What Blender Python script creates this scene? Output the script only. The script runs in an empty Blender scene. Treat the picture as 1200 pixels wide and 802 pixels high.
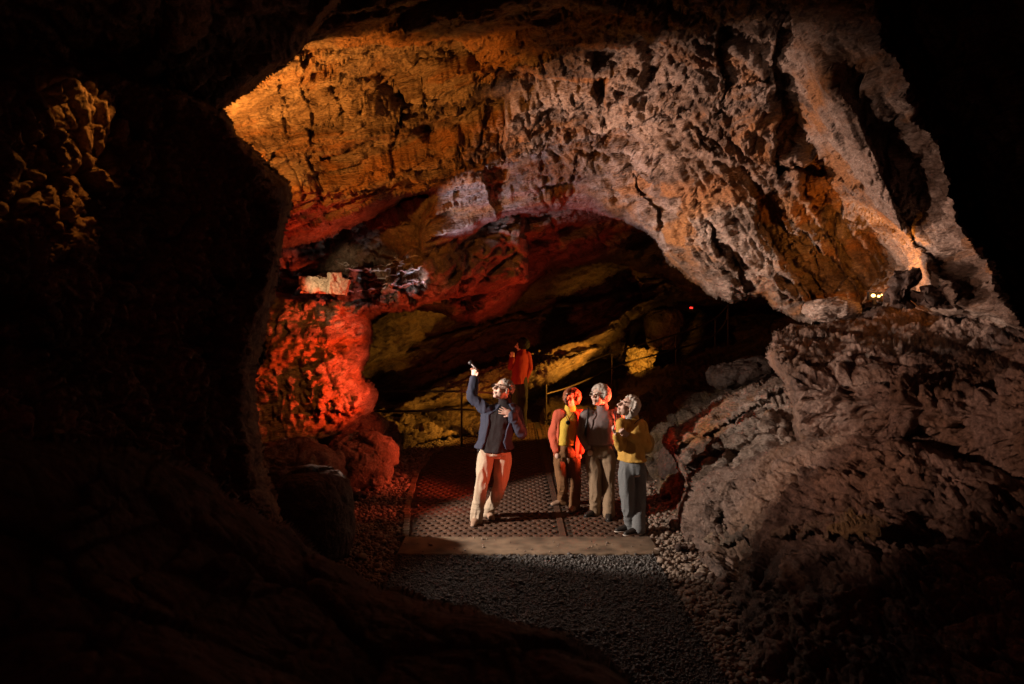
import bpy, math, random
import numpy as np
from mathutils import Vector

random.seed(7)
rng = np.random.default_rng(11)
sc = bpy.context.scene
COL = sc.collection

# ------------------------------------------------------------------ camera
F = 933.0; CX, CY = 600.0, 401.0; CAMH = 2.5
PITCH = math.atan(38 / F)
CP, SP = math.cos(PITCH), math.sin(PITCH)
cam = bpy.data.cameras.new('camera'); camo = bpy.data.objects.new('camera', cam)
COL.objects.link(camo); sc.camera = camo
camo.location = (0, 0, CAMH); camo.rotation_euler = (math.pi / 2 - PITCH, 0, 0)
cam.lens = 28; cam.sensor_width = 36; cam.clip_end = 500; cam.clip_start = 0.05
cam.dof.use_dof = True; cam.dof.focus_distance = 9.3; cam.dof.aperture_fstop = 2.8

def W(px, py, d):
    """point seen at photo position px,py standing d metres down the cave"""
    px = np.asarray(px, float); py = np.asarray(py, float); d = np.asarray(d, float)
    ry = (CY - py) * SP + F * CP
    rz = (CY - py) * CP - F * SP
    k = d / ry
    return np.stack([(px - CX) * k, d + 0 * px, CAMH + rz * k], -1)

def V(px, py, d): return Vector(W(px, py, d).tolist())

# ------------------------------------------------------------------ noise
def _h(ix, iy, iz, s):
    h = (ix.astype(np.uint32) * np.uint32(374761393)) ^ (iy.astype(np.uint32) * np.uint32(668265263)) \
        ^ (iz.astype(np.uint32) * np.uint32(2147483647 - 5821)) ^ np.uint32((s * 2654435761) & 0xffffffff)
    h ^= h >> np.uint32(13); h *= np.uint32(1274126177); h ^= h >> np.uint32(16)
    h *= np.uint32(2246822519); h ^= h >> np.uint32(15)
    return h
def _f(h): return (h & np.uint32(0xffffff)).astype(np.float32) * np.float32(1 / 16777216.0)

def vn(p, s=0):
    i = np.floor(p).astype(np.int32); f = (p - i).astype(np.float32)
    u = f * f * f * (f * (f * 6 - 15) + 10)
    r = 0
    for a in (0, 1):
        wx = u[:, 0] if a else 1 - u[:, 0]
        for b in (0, 1):
            wy = u[:, 1] if b else 1 - u[:, 1]
            for c in (0, 1):
                wz = u[:, 2] if c else 1 - u[:, 2]
                r = r + wx * wy * wz * _f(_h(i[:, 0] + a, i[:, 1] + b, i[:, 2] + c, s))
    return r * 2 - 1
def fbm(p, o=4, s=0, g=.5):
    r = 0; a = 1.0; t = 0
    for k in range(o):
        r = r + a * vn(p * (2.03 ** k) + k * 17.3, s + k); t += a; a *= g
    return r / t
def ridged(p, o=4, s=0):
    r = 0; a = 1.0; t = 0
    for k in range(o):
        r = r + a * (1 - 2 * np.abs(vn(p * (2.03 ** k) + k * 11.7, s + k))); t += a; a *= .5
    return r / t
def facet(p, s=0, tilt=1.0):
    """fractured rock: every cell is a tilted plane of its own height, with a crack between cells"""
    i = np.floor(p).astype(np.int32)
    n = len(p); b1 = np.full(n, 9e9, np.float32); b2 = b1.copy(); v = np.zeros(n, np.float32)
    for dx in (-1, 0, 1):
        for dy in (-1, 0, 1):
            for dz in (-1, 0, 1):
                ix, iy, iz = i[:, 0] + dx, i[:, 1] + dy, i[:, 2] + dz
                h = _h(ix, iy, iz, s)
                cx = ix + _f(h); cy = iy + _f(h >> np.uint32(4)); h2 = h * np.uint32(2654435761)
                cz = iz + _f(h2 >> np.uint32(3))
                ex = (p[:, 0] - cx).astype(np.float32); ey = (p[:, 1] - cy).astype(np.float32); ez = (p[:, 2] - cz).astype(np.float32)
                dd = ex * ex + ey * ey + ez * ez
                m = dd < b1
                b2 = np.where(m, b1, np.minimum(b2, dd)); b1 = np.where(m, dd, b1)
                h3 = h2 ^ (h2 >> np.uint32(11))
                val = (_f(h3) - .5) + tilt * (ex * (_f(h3 >> np.uint32(2)) - .5) + ey * (_f(h3 >> np.uint32(5)) - .5) + ez * (_f(h3 >> np.uint32(7)) - .5)) * 2
                v = np.where(m, val, v)
    c = np.sqrt(b2) - np.sqrt(b1)
    return v, c

def rot(axis, deg):
    from mathutils import Matrix
    return np.array(Matrix.Rotation(math.radians(deg), 3, axis))

def rock(p, R=None, an=(1, 1, 1), A=(.25, .16, .08, .035, .03), fr=(.6, 1.5, 3.6, 9.0), strata=0.0, sf=3.0, seed=0, crack=.5, pits=0.0):
    q = p.astype(np.float32)
    if R is not None: q = q @ R.astype(np.float32)
    q = q * np.array(an, np.float32)
    wv = np.stack([fbm(q * .9 + 3.1, 3, seed + 40), fbm(q * .9 + 9.7, 3, seed + 50), fbm(q * .9 + 21.3, 3, seed + 60)], -1)
    qw = q + wv * .32
    d = A[0] * fbm(q * fr[0], 3, seed + 1)
    v, c = facet(qw * fr[1], seed + 2); d = d + A[1] * v - A[1] * crack * np.exp(-c * 14)
    v, c = facet(qw * fr[2] + 5, seed + 3); d = d + A[2] * v - A[2] * crack * np.exp(-c * 12)
    v, c = facet(qw * fr[3] + 9, seed + 4); d = d + A[3] * v - A[3] * crack * np.exp(-c * 10)
    d = d + A[4] * ridged(qw * fr[3] * .8, 4, seed + 5)
    if strata:
        w = qw[:, 2] * sf + .8 * fbm(q * .8, 2, seed + 7)
        k = np.floor(w); fw = (w - k)
        r = _f(_h(k.astype(np.int32), k.astype(np.int32) * 0, k.astype(np.int32) * 0, seed + 9))
        r2 = _f(_h(k.astype(np.int32) + 1, k.astype(np.int32) * 0, k.astype(np.int32) * 0, seed + 9))
        s = np.clip((fw - .86) / .14, 0, 1)
        d = d + strata * ((r * (1 - s) + r2 * s) - .5 + (.35 * fw))
    if pits:
        m = fbm(q * 4.2 + 31, 3, seed + 13)
        d = d - pits * np.clip(m - .18, 0, .3) / .3
    return d

# ------------------------------------------------------------------ mesh + tagging helpers
def mk(name, co, faces, mat, parent=None, smooth=True, hide=False):
    me = bpy.data.meshes.new(name)
    co = np.asarray(co, np.float32)
    if isinstance(faces, np.ndarray):
        k = faces.shape[1]; nf = len(faces)
        me.vertices.add(len(co)); me.vertices.foreach_set('co', co.ravel())
        me.loops.add(nf * k); me.loops.foreach_set('vertex_index', faces.ravel().astype(np.int32))
        me.polygons.add(nf); me.polygons.foreach_set('loop_start', np.arange(0, nf * k, k, dtype=np.int32))
        me.update(calc_edges=True)
    else:
        me.from_pydata([tuple(map(float, c)) for c in co], [], faces); me.update()
    if smooth: me.polygons.foreach_set('use_smooth', np.ones(len(me.polygons), bool))
    if mat is not None: me.materials.append(mat)
    o = bpy.data.objects.new(name, me); COL.objects.link(o)
    if parent is not None: o.parent = parent
    return o
def tag(o, label=None, cat=None, group=None, kind=None):
    if label: o['label'] = label
    if cat: o['category'] = cat
    if group: o['group'] = group
    if kind: o['kind'] = kind
    return o
def empty(name, loc, label, cat, group=None):
    o = bpy.data.objects.new(name, None); COL.objects.link(o); o.location = loc; o.empty_display_size = .1
    return tag(o, label, cat, group)

# ------------------------------------------------------------------ materials
def newmat(name):
    m = bpy.data.materials.new(name); m.use_nodes = True
    nt = m.node_tree; b = nt.nodes['Principled BSDF']
    return m, nt, b
def rock_mat(name, dark, mid, pale, stain, rough=.72, scale=1.0, bump=.5, bdist=.02, an=(1, 1, 1), rotz=(0, 0, 0), stain_amt=.5, streak=1.0):
    m, nt, b = newmat(name); N = nt.nodes; L = nt.links
    tc = N.new('ShaderNodeTexCoord'); mp = N.new('ShaderNodeMapping')
    mp.vector_type = 'TEXTURE'; mp.inputs['Rotation'].default_value = rotz; mp.inputs['Scale'].default_value = an
    L.new(tc.outputs['Object'], mp.inputs['Vector'])
    def noise(s, d, r=.6, dist=0.0):
        n = N.new('ShaderNodeTexNoise'); n.inputs['Scale'].default_value = s * scale; n.inputs['Detail'].default_value = d
        n.inputs['Roughness'].default_value = r; n.inputs['Distortion'].default_value = dist
        L.new(mp.outputs[0], n.inputs['Vector']); return n
    def ramp(src, p0, p1, c0=(0, 0, 0, 1), c1=(1, 1, 1, 1)):
        r = N.new('ShaderNodeValToRGB'); r.color_ramp.elements[0].position = p0; r.color_ramp.elements[1].position = p1
        r.color_ramp.elements[0].color = c0; r.color_ramp.elements[1].color = c1
        L.new(src, r.inputs[0]); return r
    def mix(f, a, c):
        x = N.new('ShaderNodeMix'); x.data_type = 'RGBA'
        L.new(f, x.inputs['Factor'])
        for v, i in ((a, 6), (c, 7)):
            if isinstance(v, tuple): x.inputs[i].default_value = (*v, 1)
            else: L.new(v, x.inputs[i])
        return x.outputs[2]
    n1 = noise(1.1, 4, .65, .6); n2 = noise(5.5, 5, .7, .3); n3 = noise(.7, 3, .6, 1.2); n4 = noise(34, 3, .7)
    c = mix(ramp(n2.outputs[0], .38, .66).outputs[0], mid, pale)
    c = mix(ramp(n1.outputs[0], .46, .6).outputs[0], c, dark)
    st = ramp(n3.outputs[0], .50, .62, (0, 0, 0, 1), (stain_amt,) * 3 + (1,))
    c = mix(st.outputs[0], c, stain)
    # fine speckle of crystals and soil
    sp = ramp(n4.outputs[0], .40, .62, (.55, .53, .5, 1), (1.15, 1.14, 1.12, 1))
    mu = N.new('ShaderNodeMix'); mu.data_type = 'RGBA'; mu.blend_type = 'MULTIPLY'; mu.inputs['Factor'].default_value = .85
    L.new(c, mu.inputs[6]); L.new(sp.outputs[0], mu.inputs[7])
    L.new(mu.outputs[2], b.inputs['Base Color'])
    rr = ramp(n2.outputs[0], .3, .7, (rough - .22,) * 3 + (1,), (min(1, rough + .15),) * 3 + (1,))
    L.new(rr.outputs[0], b.inputs['Roughness'])
    b.inputs['Specular IOR Level'].default_value = .4
    nb = noise(11, 6, .78, 0)
    vw = N.new('ShaderNodeTexVoronoi'); vw.inputs['Scale'].default_value = 8 * scale; vw.feature = 'F1'
    wx = N.new('ShaderNodeMix'); wx.data_type = 'VECTOR'; wx.inputs['Factor'].default_value = .10
    L.new(mp.outputs[0], wx.inputs[4]); L.new(noise(4, 1, .6).outputs[1], wx.inputs[5]); L.new(wx.outputs[1], vw.inputs['Vector'])
    vo = N.new('ShaderNodeTexVoronoi'); vo.inputs['Scale'].default_value = 26 * scale; L.new(mp.outputs[0], vo.inputs['Vector'])
    ad = N.new('ShaderNodeMath'); ad.operation = 'MULTIPLY_ADD'; ad.inputs[1].default_value = .35
    L.new(vo.outputs['Distance'], ad.inputs[0]); L.new(nb.outputs[0], ad.inputs[2])
    a2 = N.new('ShaderNodeMath'); a2.operation = 'MULTIPLY_ADD'; a2.inputs[1].default_value = .9
    L.new(vw.outputs['Distance'], a2.inputs[0]); L.new(ad.outputs[0], a2.inputs[2])
    bp = N.new('ShaderNodeBump'); bp.inputs['Strength'].default_value = bump; bp.inputs['Distance'].default_value = bdist
    L.new(a2.outputs[0], bp.inputs['Height']); L.new(bp.outputs[0], b.inputs['Normal'])
    return m
M = {}
M['lime'] = rock_mat('pale_limestone', (.13, .085, .06), (.27, .195, .15), (.43, .35, .30), (.36, .16, .045), bump=1.0, bdist=.05, stain_amt=.8, an=(1.5, 1.1, .5), rotz=(0, math.radians(-12), 0))
M['brown'] = rock_mat('brown_limestone', (.10, .065, .045), (.24, .17, .12), (.34, .26, .19), (.30, .15, .06), bump=.9, bdist=.04)
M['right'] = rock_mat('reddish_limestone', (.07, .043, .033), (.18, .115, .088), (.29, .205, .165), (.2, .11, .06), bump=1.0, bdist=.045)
M['back'] = rock_mat('back_chamber_rock', (.08, .055, .04), (.18, .125, .085), (.27, .2, .14), (.3, .19, .06), bump=.9, bdist=.06, an=(1.8, 1.2, .5), rotz=(0, math.radians(-20), 0))
M['dark'] = rock_mat('shade_darkened_rock', (.028, .017, .013), (.065, .038, .028), (.09, .055, .04), (.06, .035, .02), bump=.8, bdist=.03)  # base colour darkened to stand in for shade on barely lit rocks

def plain(name, col, rough=.7, noise_s=40.0, var=.25, bump=.15, metal=0.0, spec=.4, bd=.01, sheen=0.0):
    m, nt, b = newmat(name); N = nt.nodes; L = nt.links
    tc = N.new('ShaderNodeTexCoord'); n = N.new('ShaderNodeTexNoise'); n.inputs['Scale'].default_value = noise_s; n.inputs['Detail'].default_value = 5
    L.new(tc.outputs['Object'], n.inputs['Vector'])
    r = N.new('ShaderNodeValToRGB'); r.color_ramp.elements[0].position = .3; r.color_ramp.elements[1].position = .7
    r.color_ramp.elements[0].color = tuple(c * (1 - var) for c in col) + (1,)
    r.color_ramp.elements[1].color = tuple(min(1, c * (1 + var)) for c in col) + (1,)
    L.new(n.outputs[0], r.inputs[0]); L.new(r.outputs[0], b.inputs['Base Color'])
    b.inputs['Roughness'].default_value = rough; b.inputs['Metallic'].default_value = metal
    b.inputs['Specular IOR Level'].default_value = spec
    b.inputs['Sheen Weight'].default_value = sheen
    if bump:
        bp = N.new('ShaderNodeBump'); bp.inputs['Strength'].default_value = bump; bp.inputs['Distance'].default_value = bd
        L.new(n.outputs[0], bp.inputs['Height']); L.new(bp.outputs[0], b.inputs['Normal'])
    return m
M['skin'] = plain('skin', (.62, .41, .32), .5, 60, .08, .1, bd=.003)
M['soil'] = rock_mat('cave_floor_soil', (.05, .035, .025), (.10, .07, .05), (.15, .11, .08), (.12, .08, .05), bump=.7, bdist=.02, scale=3)
M['pebble'] = plain('brown_pebbles', (.22, .165, .125), .7, 21.0, .55, 0)
M['chips'] = plain('dark_stone_chips', (.075, .068, .062), .5, 31.0, .6, 0, spec=.6)
M['asphalt'] = plain('dark_chip_surface', (.03, .027, .025), .8, 90, .5, .4)
M['concrete'] = plain('worn_concrete', (.18, .125, .08), .85, 5, .5, .5, bd=.01)
M['lattice'] = plain('paver_concrete', (.095, .047, .027), .75, 6, .3, .25)
M['infill'] = plain('paver_infill', (.05, .035, .025), .7, 50, .5, .5)
M['steel'] = plain('dull_painted_steel', (.10, .075, .055), .45, 8, .2, .05, metal=.6)

# ------------------------------------------------------------------ people (built before the heavy rock)
def vec(a): return np.array(a, float)
def nrm(a): a = vec(a); return a / (np.linalg.norm(a) + 1e-9)
def catmull(P, n):
    P = np.array(P, float); Q = np.vstack([2 * P[0] - P[1], P, 2 * P[-1] - P[-2]]); out = []
    for i in range(1, len(Q) - 2):
        for t in np.linspace(0, 1, n, endpoint=False):
            a, b, c, d = Q[i - 1], Q[i], Q[i + 1], Q[i + 2]
            out.append(.5 * ((2 * b) + (-a + c) * t + (2 * a - 5 * b + 4 * c - d) * t * t + (-a + 3 * b - 3 * c + d) * t ** 3))
    out.append(Q[-2]); return np.array(out)
class MB:
    def __init__(s): s.v = []; s.f = []; s.n = 0
    def add(s, v, f):
        v = np.asarray(v, float); s.v.append(v); s.f += [tuple(i + s.n for i in q) for q in f]; s.n += len(v)
    def tube(s, pts, rad, flat=1.0, side=None, sub=4, seg=14, caps=True):
        """rounded limb: pts joints, rad radii, flat = depth/width ratio with side = wide direction"""
        P = catmull(np.hstack([np.array(pts, float), np.array(rad, float)[:, None]]), sub)
        C, r = P[:, :3], np.maximum(P[:, 3], .002)
        T = np.gradient(C, axis=0); T /= np.linalg.norm(T, axis=1)[:, None] + 1e-9
        if caps:
            a = []; ar = []
            for k in (1.0, .8, .5): a.append(C[0] - T[0] * r[0] * k * .9); ar.append(r[0] * math.sqrt(max(.02, 1 - k * k)))
            e = []; er = []
            for k in (.5, .8, 1.0): e.append(C[-1] + T[-1] * r[-1] * k * .9); er.append(r[-1] * math.sqrt(max(.02, 1 - k * k)))
            C = np.vstack([a, C, e]); r = np.concatenate([ar, r, er]); T = np.vstack([T[:1]] * 3 + [T] + [T[-1:]] * 3)
        ref = nrm(side) if side is not None else (vec((1, 0, 0)) if abs(T[0][0]) < .8 else vec((0, 1, 0)))
        vs = []
        for c, rr, t in zip(C, r, T):
            a = ref - t * np.dot(ref, t); a = nrm(a); b = np.cross(t, a); ref = a
            for k in range(seg):
                th = 2 * math.pi * k / seg
                vs.append(c + a * rr * math.cos(th) + b * rr * flat * math.sin(th))
        m = len(C); f = [(i * seg + k, i * seg + (k + 1) % seg, (i + 1) * seg + (k + 1) % seg, (i + 1) * seg + k) for i in range(m - 1) for k in range(seg)]
        f.append(tuple(range(seg))[::-1]); f.append(tuple((m - 1) * seg + k for k in range(seg)))
        s.add(vs, f)
    def loft(s, rings, seg=24):
        """rings: (centre, half width, half depth, side dir, front dir)"""
        vs = []
        for c, a, b, sd, fd in rings:
            for k in range(seg):
                th = 2 * math.pi * k / seg
                ct, st = math.cos(th), math.sin(th)
                e = .88
                vs.append(vec(c) + vec(sd) * a * np.sign(ct) * abs(ct) ** e + vec(fd) * b * np.sign(st) * abs(st) ** e)
        m = len(rings); f = [(i * seg + k, i * seg + (k + 1) % seg, (i + 1) * seg + (k + 1) % seg, (i + 1) * seg + k) for i in range(m - 1) for k in range(seg)]
        f.append(tuple(range(seg))[::-1]); f.append(tuple((m - 1) * seg + k for k in range(seg)))
        s.add(vs, f)
    def shell(s, rings, gap, th=.014, seg=30, skew=0.0):
        """open-fronted cloth wall of real thickness; gap = half opening angle at the front (radians), per ring"""
        vs = []; m = len(rings)
        for (c, a, b, sd, fd), g in zip(rings, gap):
            for k in range(seg + 1):
                t = math.pi / 2 + g + skew + (2 * math.pi - 2 * g) * k / seg
                for off in (0, th):
                    vs.append(vec(c) + vec(sd) * (a + off) * math.cos(t) + vec(fd) * (b + off) * math.sin(t))
        w = 2 * (seg + 1); f = []
        for i in range(m - 1):
            for k in range(seg):
                p = i * w + 2 * k
                f.append((p, p + 2, p + w + 2, p + w)); f.append((p + 1, p + w + 1, p + w + 3, p + 3))
            p = i * w; f.append((p, p + w, p + w + 1, p + 1)); p = i * w + 2 * seg; f.append((p, p + 1, p + w + 1, p + w))
        for k in range(seg):
            p = 2 * k; f.append((p, p + 1, p + 3, p + 2)); p += (m - 1) * w; f.append((p, p + 2, p + 3, p + 1))
        s.add(vs, f)
    def ball(s, c, r, ax=None, nu=16, nv=10):
        R = np.eye(3) if ax is None else np.array([nrm(a) for a in ax])
        vs = [vec(c) + (vec((0, 0, 1)) * r[2]) @ R]
        for i in range(1, nv):
            ph = math.pi * i / nv
            for k in range(nu):
                t = 2 * math.pi * k / nu
                vs.append(vec(c) + vec((r[0] * math.sin(ph) * math.cos(t), r[1] * math.sin(ph) * math.sin(t), r[2] * math.cos(ph))) @ R)
        vs.append(vec(c) - (vec((0, 0, 1)) * r[2]) @ R)
        f = [(0, 1 + k, 1 + (k + 1) % nu) for k in range(nu)]
        for i in range(nv - 2):
            f += [(1 + i * nu + k, 1 + (i + 1) * nu + k, 1 + (i + 1) * nu + (k + 1) % nu, 1 + i * nu + (k + 1) % nu) for k in range(nu)]
        e = 1 + (nv - 1) * nu; b = 1 + (nv - 2) * nu
        f += [(e, b + (k + 1) % nu, b + k) for k in range(nu)]
        s.add(vs, f)
    def box(s, c, h, ax=None):
        R = np.eye(3) if ax is None else np.array([nrm(a) for a in ax])
        vs = [vec(c) + (vec((x, y, z)) * vec(h)) @ R for x in (-1, 1) for y in (-1, 1) for z in (-1, 1)]
        s.add(vs, [(0, 1, 3, 2), (4, 6, 7, 5), (0, 4, 5, 1), (2, 3, 7, 6), (0, 2, 6, 4), (1, 5, 7, 3)])
    def build(s, name, mat, parent=None, smooth=True):
        return mk(name, np.vstack(s.v), s.f, mat, parent, smooth)
def fused(name, mb, mat, parent, voxel=.007, smooth=4, disp=None):
    """overlapping closed pieces melted into one skin"""
    me = bpy.data.meshes.new('tmp'); me.from_pydata([tuple(map(float, c)) for c in np.vstack(mb.v)], [], mb.f); me.update()
    o = bpy.data.objects.new('tmp', me); COL.objects.link(o)
    r = o.modifiers.new('r', 'REMESH'); r.mode = 'VOXEL'; r.voxel_size = voxel
    if smooth:
        k = o.modifiers.new('s', 'SMOOTH'); k.factor = .5; k.iterations = smooth
    dg = bpy.context.evaluated_depsgraph_get(); ev = o.evaluated_get(dg)
    nm = bpy.data.meshes.new_from_object(ev)
    bpy.data.objects.remove(o); bpy.data.meshes.remove(me)
    if disp is not None:
        n = len(nm.vertices); co = np.empty(n * 3, np.float32); nm.vertices.foreach_get('co', co); co = co.reshape(-1, 3)
        no = np.empty(n * 3, np.float32); nm.vertices.foreach_get('normal', no); no = no.reshape(-1, 3)
        co = co + no * disp(co)[:, None]; nm.vertices.foreach_set('co', co.ravel().astype(np.float32)); nm.update()
    nm.materials.clear(); nm.materials.append(mat); nm.name = name
    nm.polygons.foreach_set('use_smooth', np.ones(len(nm.polygons), bool))
    b = bpy.data.objects.new(name, nm); COL.objects.link(b)
    if parent is not None: b.parent = parent
    return b
def folds(amp, f=(9, 9, 5), seed=0):
    F3 = np.array(f, np.float32)
    return lambda p: amp * (ridged(p * F3 + 3 * fbm(p * 3, 2, seed)[:, None] * .25, 2, seed) + .4 * fbm(p * F3 * 2.3, 2, seed + 5))

Z = vec((0, 0, 1))
def hand(mb, wr, d, n, k=1.0, curl=.3, spread=.16, thumb_side=1):
    """palm and five fingers; d points along the fingers, n out of the palm"""
    d = nrm(d); n = nrm(n - d * np.dot(n, d)); s = np.cross(d, n)
    pc = wr + d * .052 * k
    mb.ball(pc, (.041 * k, .052 * k, .016 * k), (s, d, n)); mb.tube([wr - d * .03 * k, wr + d * .03 * k], [.025 * k, .027 * k], .75, s)
    ln = (.066, .078, .073, .056)
    for i in range(4):
        off = (i - 1.5) * .0215 * k * thumb_side * -1
        fd = nrm(d + s * off / k * spread * 28 * .35)
        b = pc + s * off + d * .036 * k; pts = [b]; dd = fd; c = curl * (1 + .12 * i)
        for seg in (.42, .33, .25):
            pts.append(pts[-1] + dd * ln[i] * k * seg)
            dd = nrm(dd * math.cos(c) + n * math.sin(c))
        mb.tube(pts, [.0095 * k, .009 * k, .0082 * k, .007 * k], sub=2, seg=8)
    b = wr + d * .026 * k + s * .030 * k * thumb_side
    td = nrm(d * .72 + s * .62 * thumb_side + n * .3)
    p2 = b + td * .036 * k; p3 = p2 + nrm(td + d * .45 + n * curl * .6) * .03 * k
    mb.tube([b, p2, p3], [.013 * k, .0105 * k, .0085 * k], sub=2, seg=8)

def head(mb, c, f, u, k=1.0):
    f = nrm(f); u = nrm(u - f * np.dot(u, f)); s = np.cross(f, u)
    def at(x, y, z): return c + (s * x + f * y + u * z) * k
    ax = (s, f, u)
    mb.ball(at(0, -.012, .035), (.073 * k, .092 * k, .078 * k), ax)
    mb.ball(at(0, .022, -.03), (.057 * k, .066 * k, .072 * k), ax)
    mb.ball(at(0, .062, -.088), (.026 * k, .022 * k, .019 * k), ax)            # chin
    mb.ball(at(0, .082, .028), (.048 * k, .012 * k, .010 * k), ax)             # brow
    for q in (-1, 1):
        mb.ball(at(.036 * q, .064, -.022), (.022 * k, .02 * k, .022 * k), ax)  # cheek
        mb.ball(at(.074 * q, -.006, -.002), (.010 * k, .019 * k, .031 * k), ax)  # ear
    mb.tube([at(0, .086, .02), at(0, .100, -.008), at(0, .112, -.026)], [.009 * k, .0115 * k, .015 * k], sub=3, seg=10)
    mb.ball(at(0, .086, -.054), (.024 * k, .012 * k, .008 * k), ax); mb.ball(at(0, .084, -.066), (.021 * k, .011 * k, .008 * k), ax)
    return at, ax

def ring(c, a, b, sd, fd): return (c, a, b, sd, fd)

def person(label, J, look, up, front, k, o, group=None, loc=None):
    root = empty('person', loc, label, 'person', group)
    L0 = vec(loc)
    J = {a: (vec(b) - L0) for a, b in J.items()}
    J['head'] = J['head'] - vec((0, 0, .034)); J['neck'] = J['neck'] + vec((0, 0, .02)); J['chest'] = J['chest'] + vec((0, 0, .02))
    J['shL'] = J['shL'] + vec((0, 0, .02)); J['shR'] = J['shR'] + vec((0, 0, .02))
    fd = nrm((front[0], front[1], 0)); sd = vec((-fd[1], fd[0], 0)) * -1    # sd = wide direction
    if sd[0] < 0: sd = -sd
    # ---------- body
    mb = MB()
    at, ax = head(mb, J['head'], look, vec(up), k * 1.13)
    lk = nrm(look); hk = k
    mb.tube([J['neck'] - Z * .05, J['neck'], J['head'] - nrm(ax[2]) * .04 * k - lk * .03 * k], [.062 * k, .054 * k, .052 * k])
    mb.loft([ring(J['pelvis'] - Z * .06 * k, .10 * k, .06 * k, sd, fd), ring(J['pelvis'], .125 * k, .07 * k, sd, fd),
             ring(J['waist'], .12 * k, .075 * k, sd, fd), ring(J['chest'], .145 * k, .095 * k, sd, fd),
             ring(J['neck'] - Z * .07 * k, .11 * k, .075 * k, sd, fd)])
    for q in 'LR':
        mb.tube([J['sh' + q], J['el' + q], J['wr' + q]], [.052 * k, .04 * k, .026 * k])
        mb.tube([J['hip' + q], J['kn' + q], J['an' + q]], [.064 * k, .050 * k, .038 * k])
        hd = o.get('hand' + q)
        if hd: hand(mb, J['wr' + q], vec(hd[0]), vec(hd[1]), k * .95, *hd[2:])
        else: mb.ball(J['wr' + q] + nrm(J['wr' + q] - J['el' + q]) * .06, (.035 * k, .03 * k, .04 * k))
        td = nrm(o['toe' + q]); mb.ball(J['an' + q] + td * .07 * k - Z * .035, (.035 * k, .10 * k, .028 * k), (np.cross(td, Z), td, Z))
    body = fused('body', mb, M['skin'], root, .0055, 2)
    # ---------- face
    for q in (-1, 1):
        e = MB(); e.ball(at(.031 * q, .080, .006), (.0095 * k, .006 * k, .0045 * k), ax, 10, 8); eo = e.build('eye', o.get('eye', M['eye']), root)
        e = MB(); e.tube([at(.014 * q, .095, .026), at(.032 * q, .094, .031), at(.05 * q, .082, .026)], [.003, .004, .003], sub=2, seg=6)
        e.build('eyebrow', o['hairm'], root)
    e = MB(); e.tube([at(-.02, .094, -.061), at(0, .100, -.060), at(.02, .094, -.061)], [.003, .0045, .003], sub=2, seg=6)
    e.build('mouth', M['lips'], root)
    if o.get('glasses'):
        g = MB()
        for q in (-1, 1):
            pts = [at(.034 * q + .024 * math.cos(t), .106, .006 + .018 * math.sin(t)) for t in np.linspace(0, 2 * math.pi, 13)]
            g.tube(pts, [.0013 if o.get('rim') else .0018] * 13, sub=1, seg=6, caps=False)
            g.tube([at(.058 * q, .104, .012), at(.078 * q, .04, .012), at(.080 * q, -.01, .008)], [.0015] * 3, sub=2, seg=6)
        g.tube([at(-.011, .108, .01), at(.011, .108, .01)], [.0028] * 2, seg=6)
        g.build('glasses', o.get('rim', M['black']), root)
    # ---------- hair
    h = MB(); r = random.Random(int(k * 1000) + len(label)); st = o['hair']; kb = k; k = k * 1.13
    if st == 'short':
        h.ball(at(0, -.024, .048), (.078 * k, .090 * k, .078 * k), ax)
        n = 200; rad = (.012, .018)
    elif st == 'curly':
        h.ball(at(0, -.03, .035), (.098 * k, .095 * k, .095 * k), ax); n = 380; rad = (.018, .028)
    else:
        h.ball(at(0, -.034, .035), (.088 * k, .092 * k, .092 * k), ax)
        h.ball(at(0, -.06, -.03), (.080 * k, .055 * k, .07 * k), ax); n = 300; rad = (.014, .022)
    for _ in range(n):
        while True:
            v = vec((r.gauss(0, 1), r.gauss(0, 1), r.gauss(0, 1))); v /= np.linalg.norm(v)
            x, y, z = v
            if st == 'short': ok = (z > .25 - .0 * y and y < .75) or (y < -.15 and z > -.45)
            elif st == 'curly': ok = (z > .35 and y < .9) or (y < .4 and z > -.6)
            else: ok = (z > .5 and y < .82) or (y < .12 and z > -.85)
            if ok: break
        sc_ = {'short': (.078, .092, .082), 'curly': (.098, .103, .10), 'bob': (.094, .100, .10)}[st]
        p = at(v[0] * sc_[0], -.025 + v[1] * sc_[1], .04 + v[2] * sc_[2])
        rr = r.uniform(*rad) * k * .78
        tw = nrm(v + vec((r.uniform(-1, 1), r.uniform(-1, 1), r.uniform(-1, 1))) * .5)
        h.ball(p, (rr, rr * r.uniform(.7, 1.2), rr * r.uniform(.7, 1.3)), None, 8, 6)
    fused('hair', h, o['hairm'], root, .006, 3, lambda p: .0035 * ridged(p * np.array((60, 60, 38), np.float32), 2, 3))
    k = kb
    # ---------- trousers
    t = MB(); lw = o.get('legw', 1.0) * k
    t.loft([ring(J['pelvis'] - Z * .02 * k, .156 * k, .104 * k, sd, fd),
            ring(J['pelvis'] + Z * .05 * k, .160 * k, .118 * k, sd, fd), ring(J['waist'] - Z * .03, .135 * k, .092 * k, sd, fd)])
    for q in 'LR':
        A = J['an' + q]; K_ = J['kn' + q]
        hp = J['hip' + q]; pv = J['pelvis']
        t.tube([hp * .75 + pv * .25 + Z * .09 * k, hp, J['hip' + q] * .5 + K_ * .5, K_, K_ * .45 + A * .55, A + Z * .0, A - Z * .035],
               [.088 * lw, .094 * lw, .087 * lw, .074 * lw, .068 * lw, .066 * lw, .068 * lw], 1.05, sd, seg=18)
    fo = folds(.014, (11, 11, 3.2), 5)
    def tf(p):
        z = p[:, 2]; lowk = np.clip((.55 - z) / .55, 0, 1)
        return fo(p) + .008 * lowk * ridged(p * np.array((6, 6, 17), np.float32), 2, 8)
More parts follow.
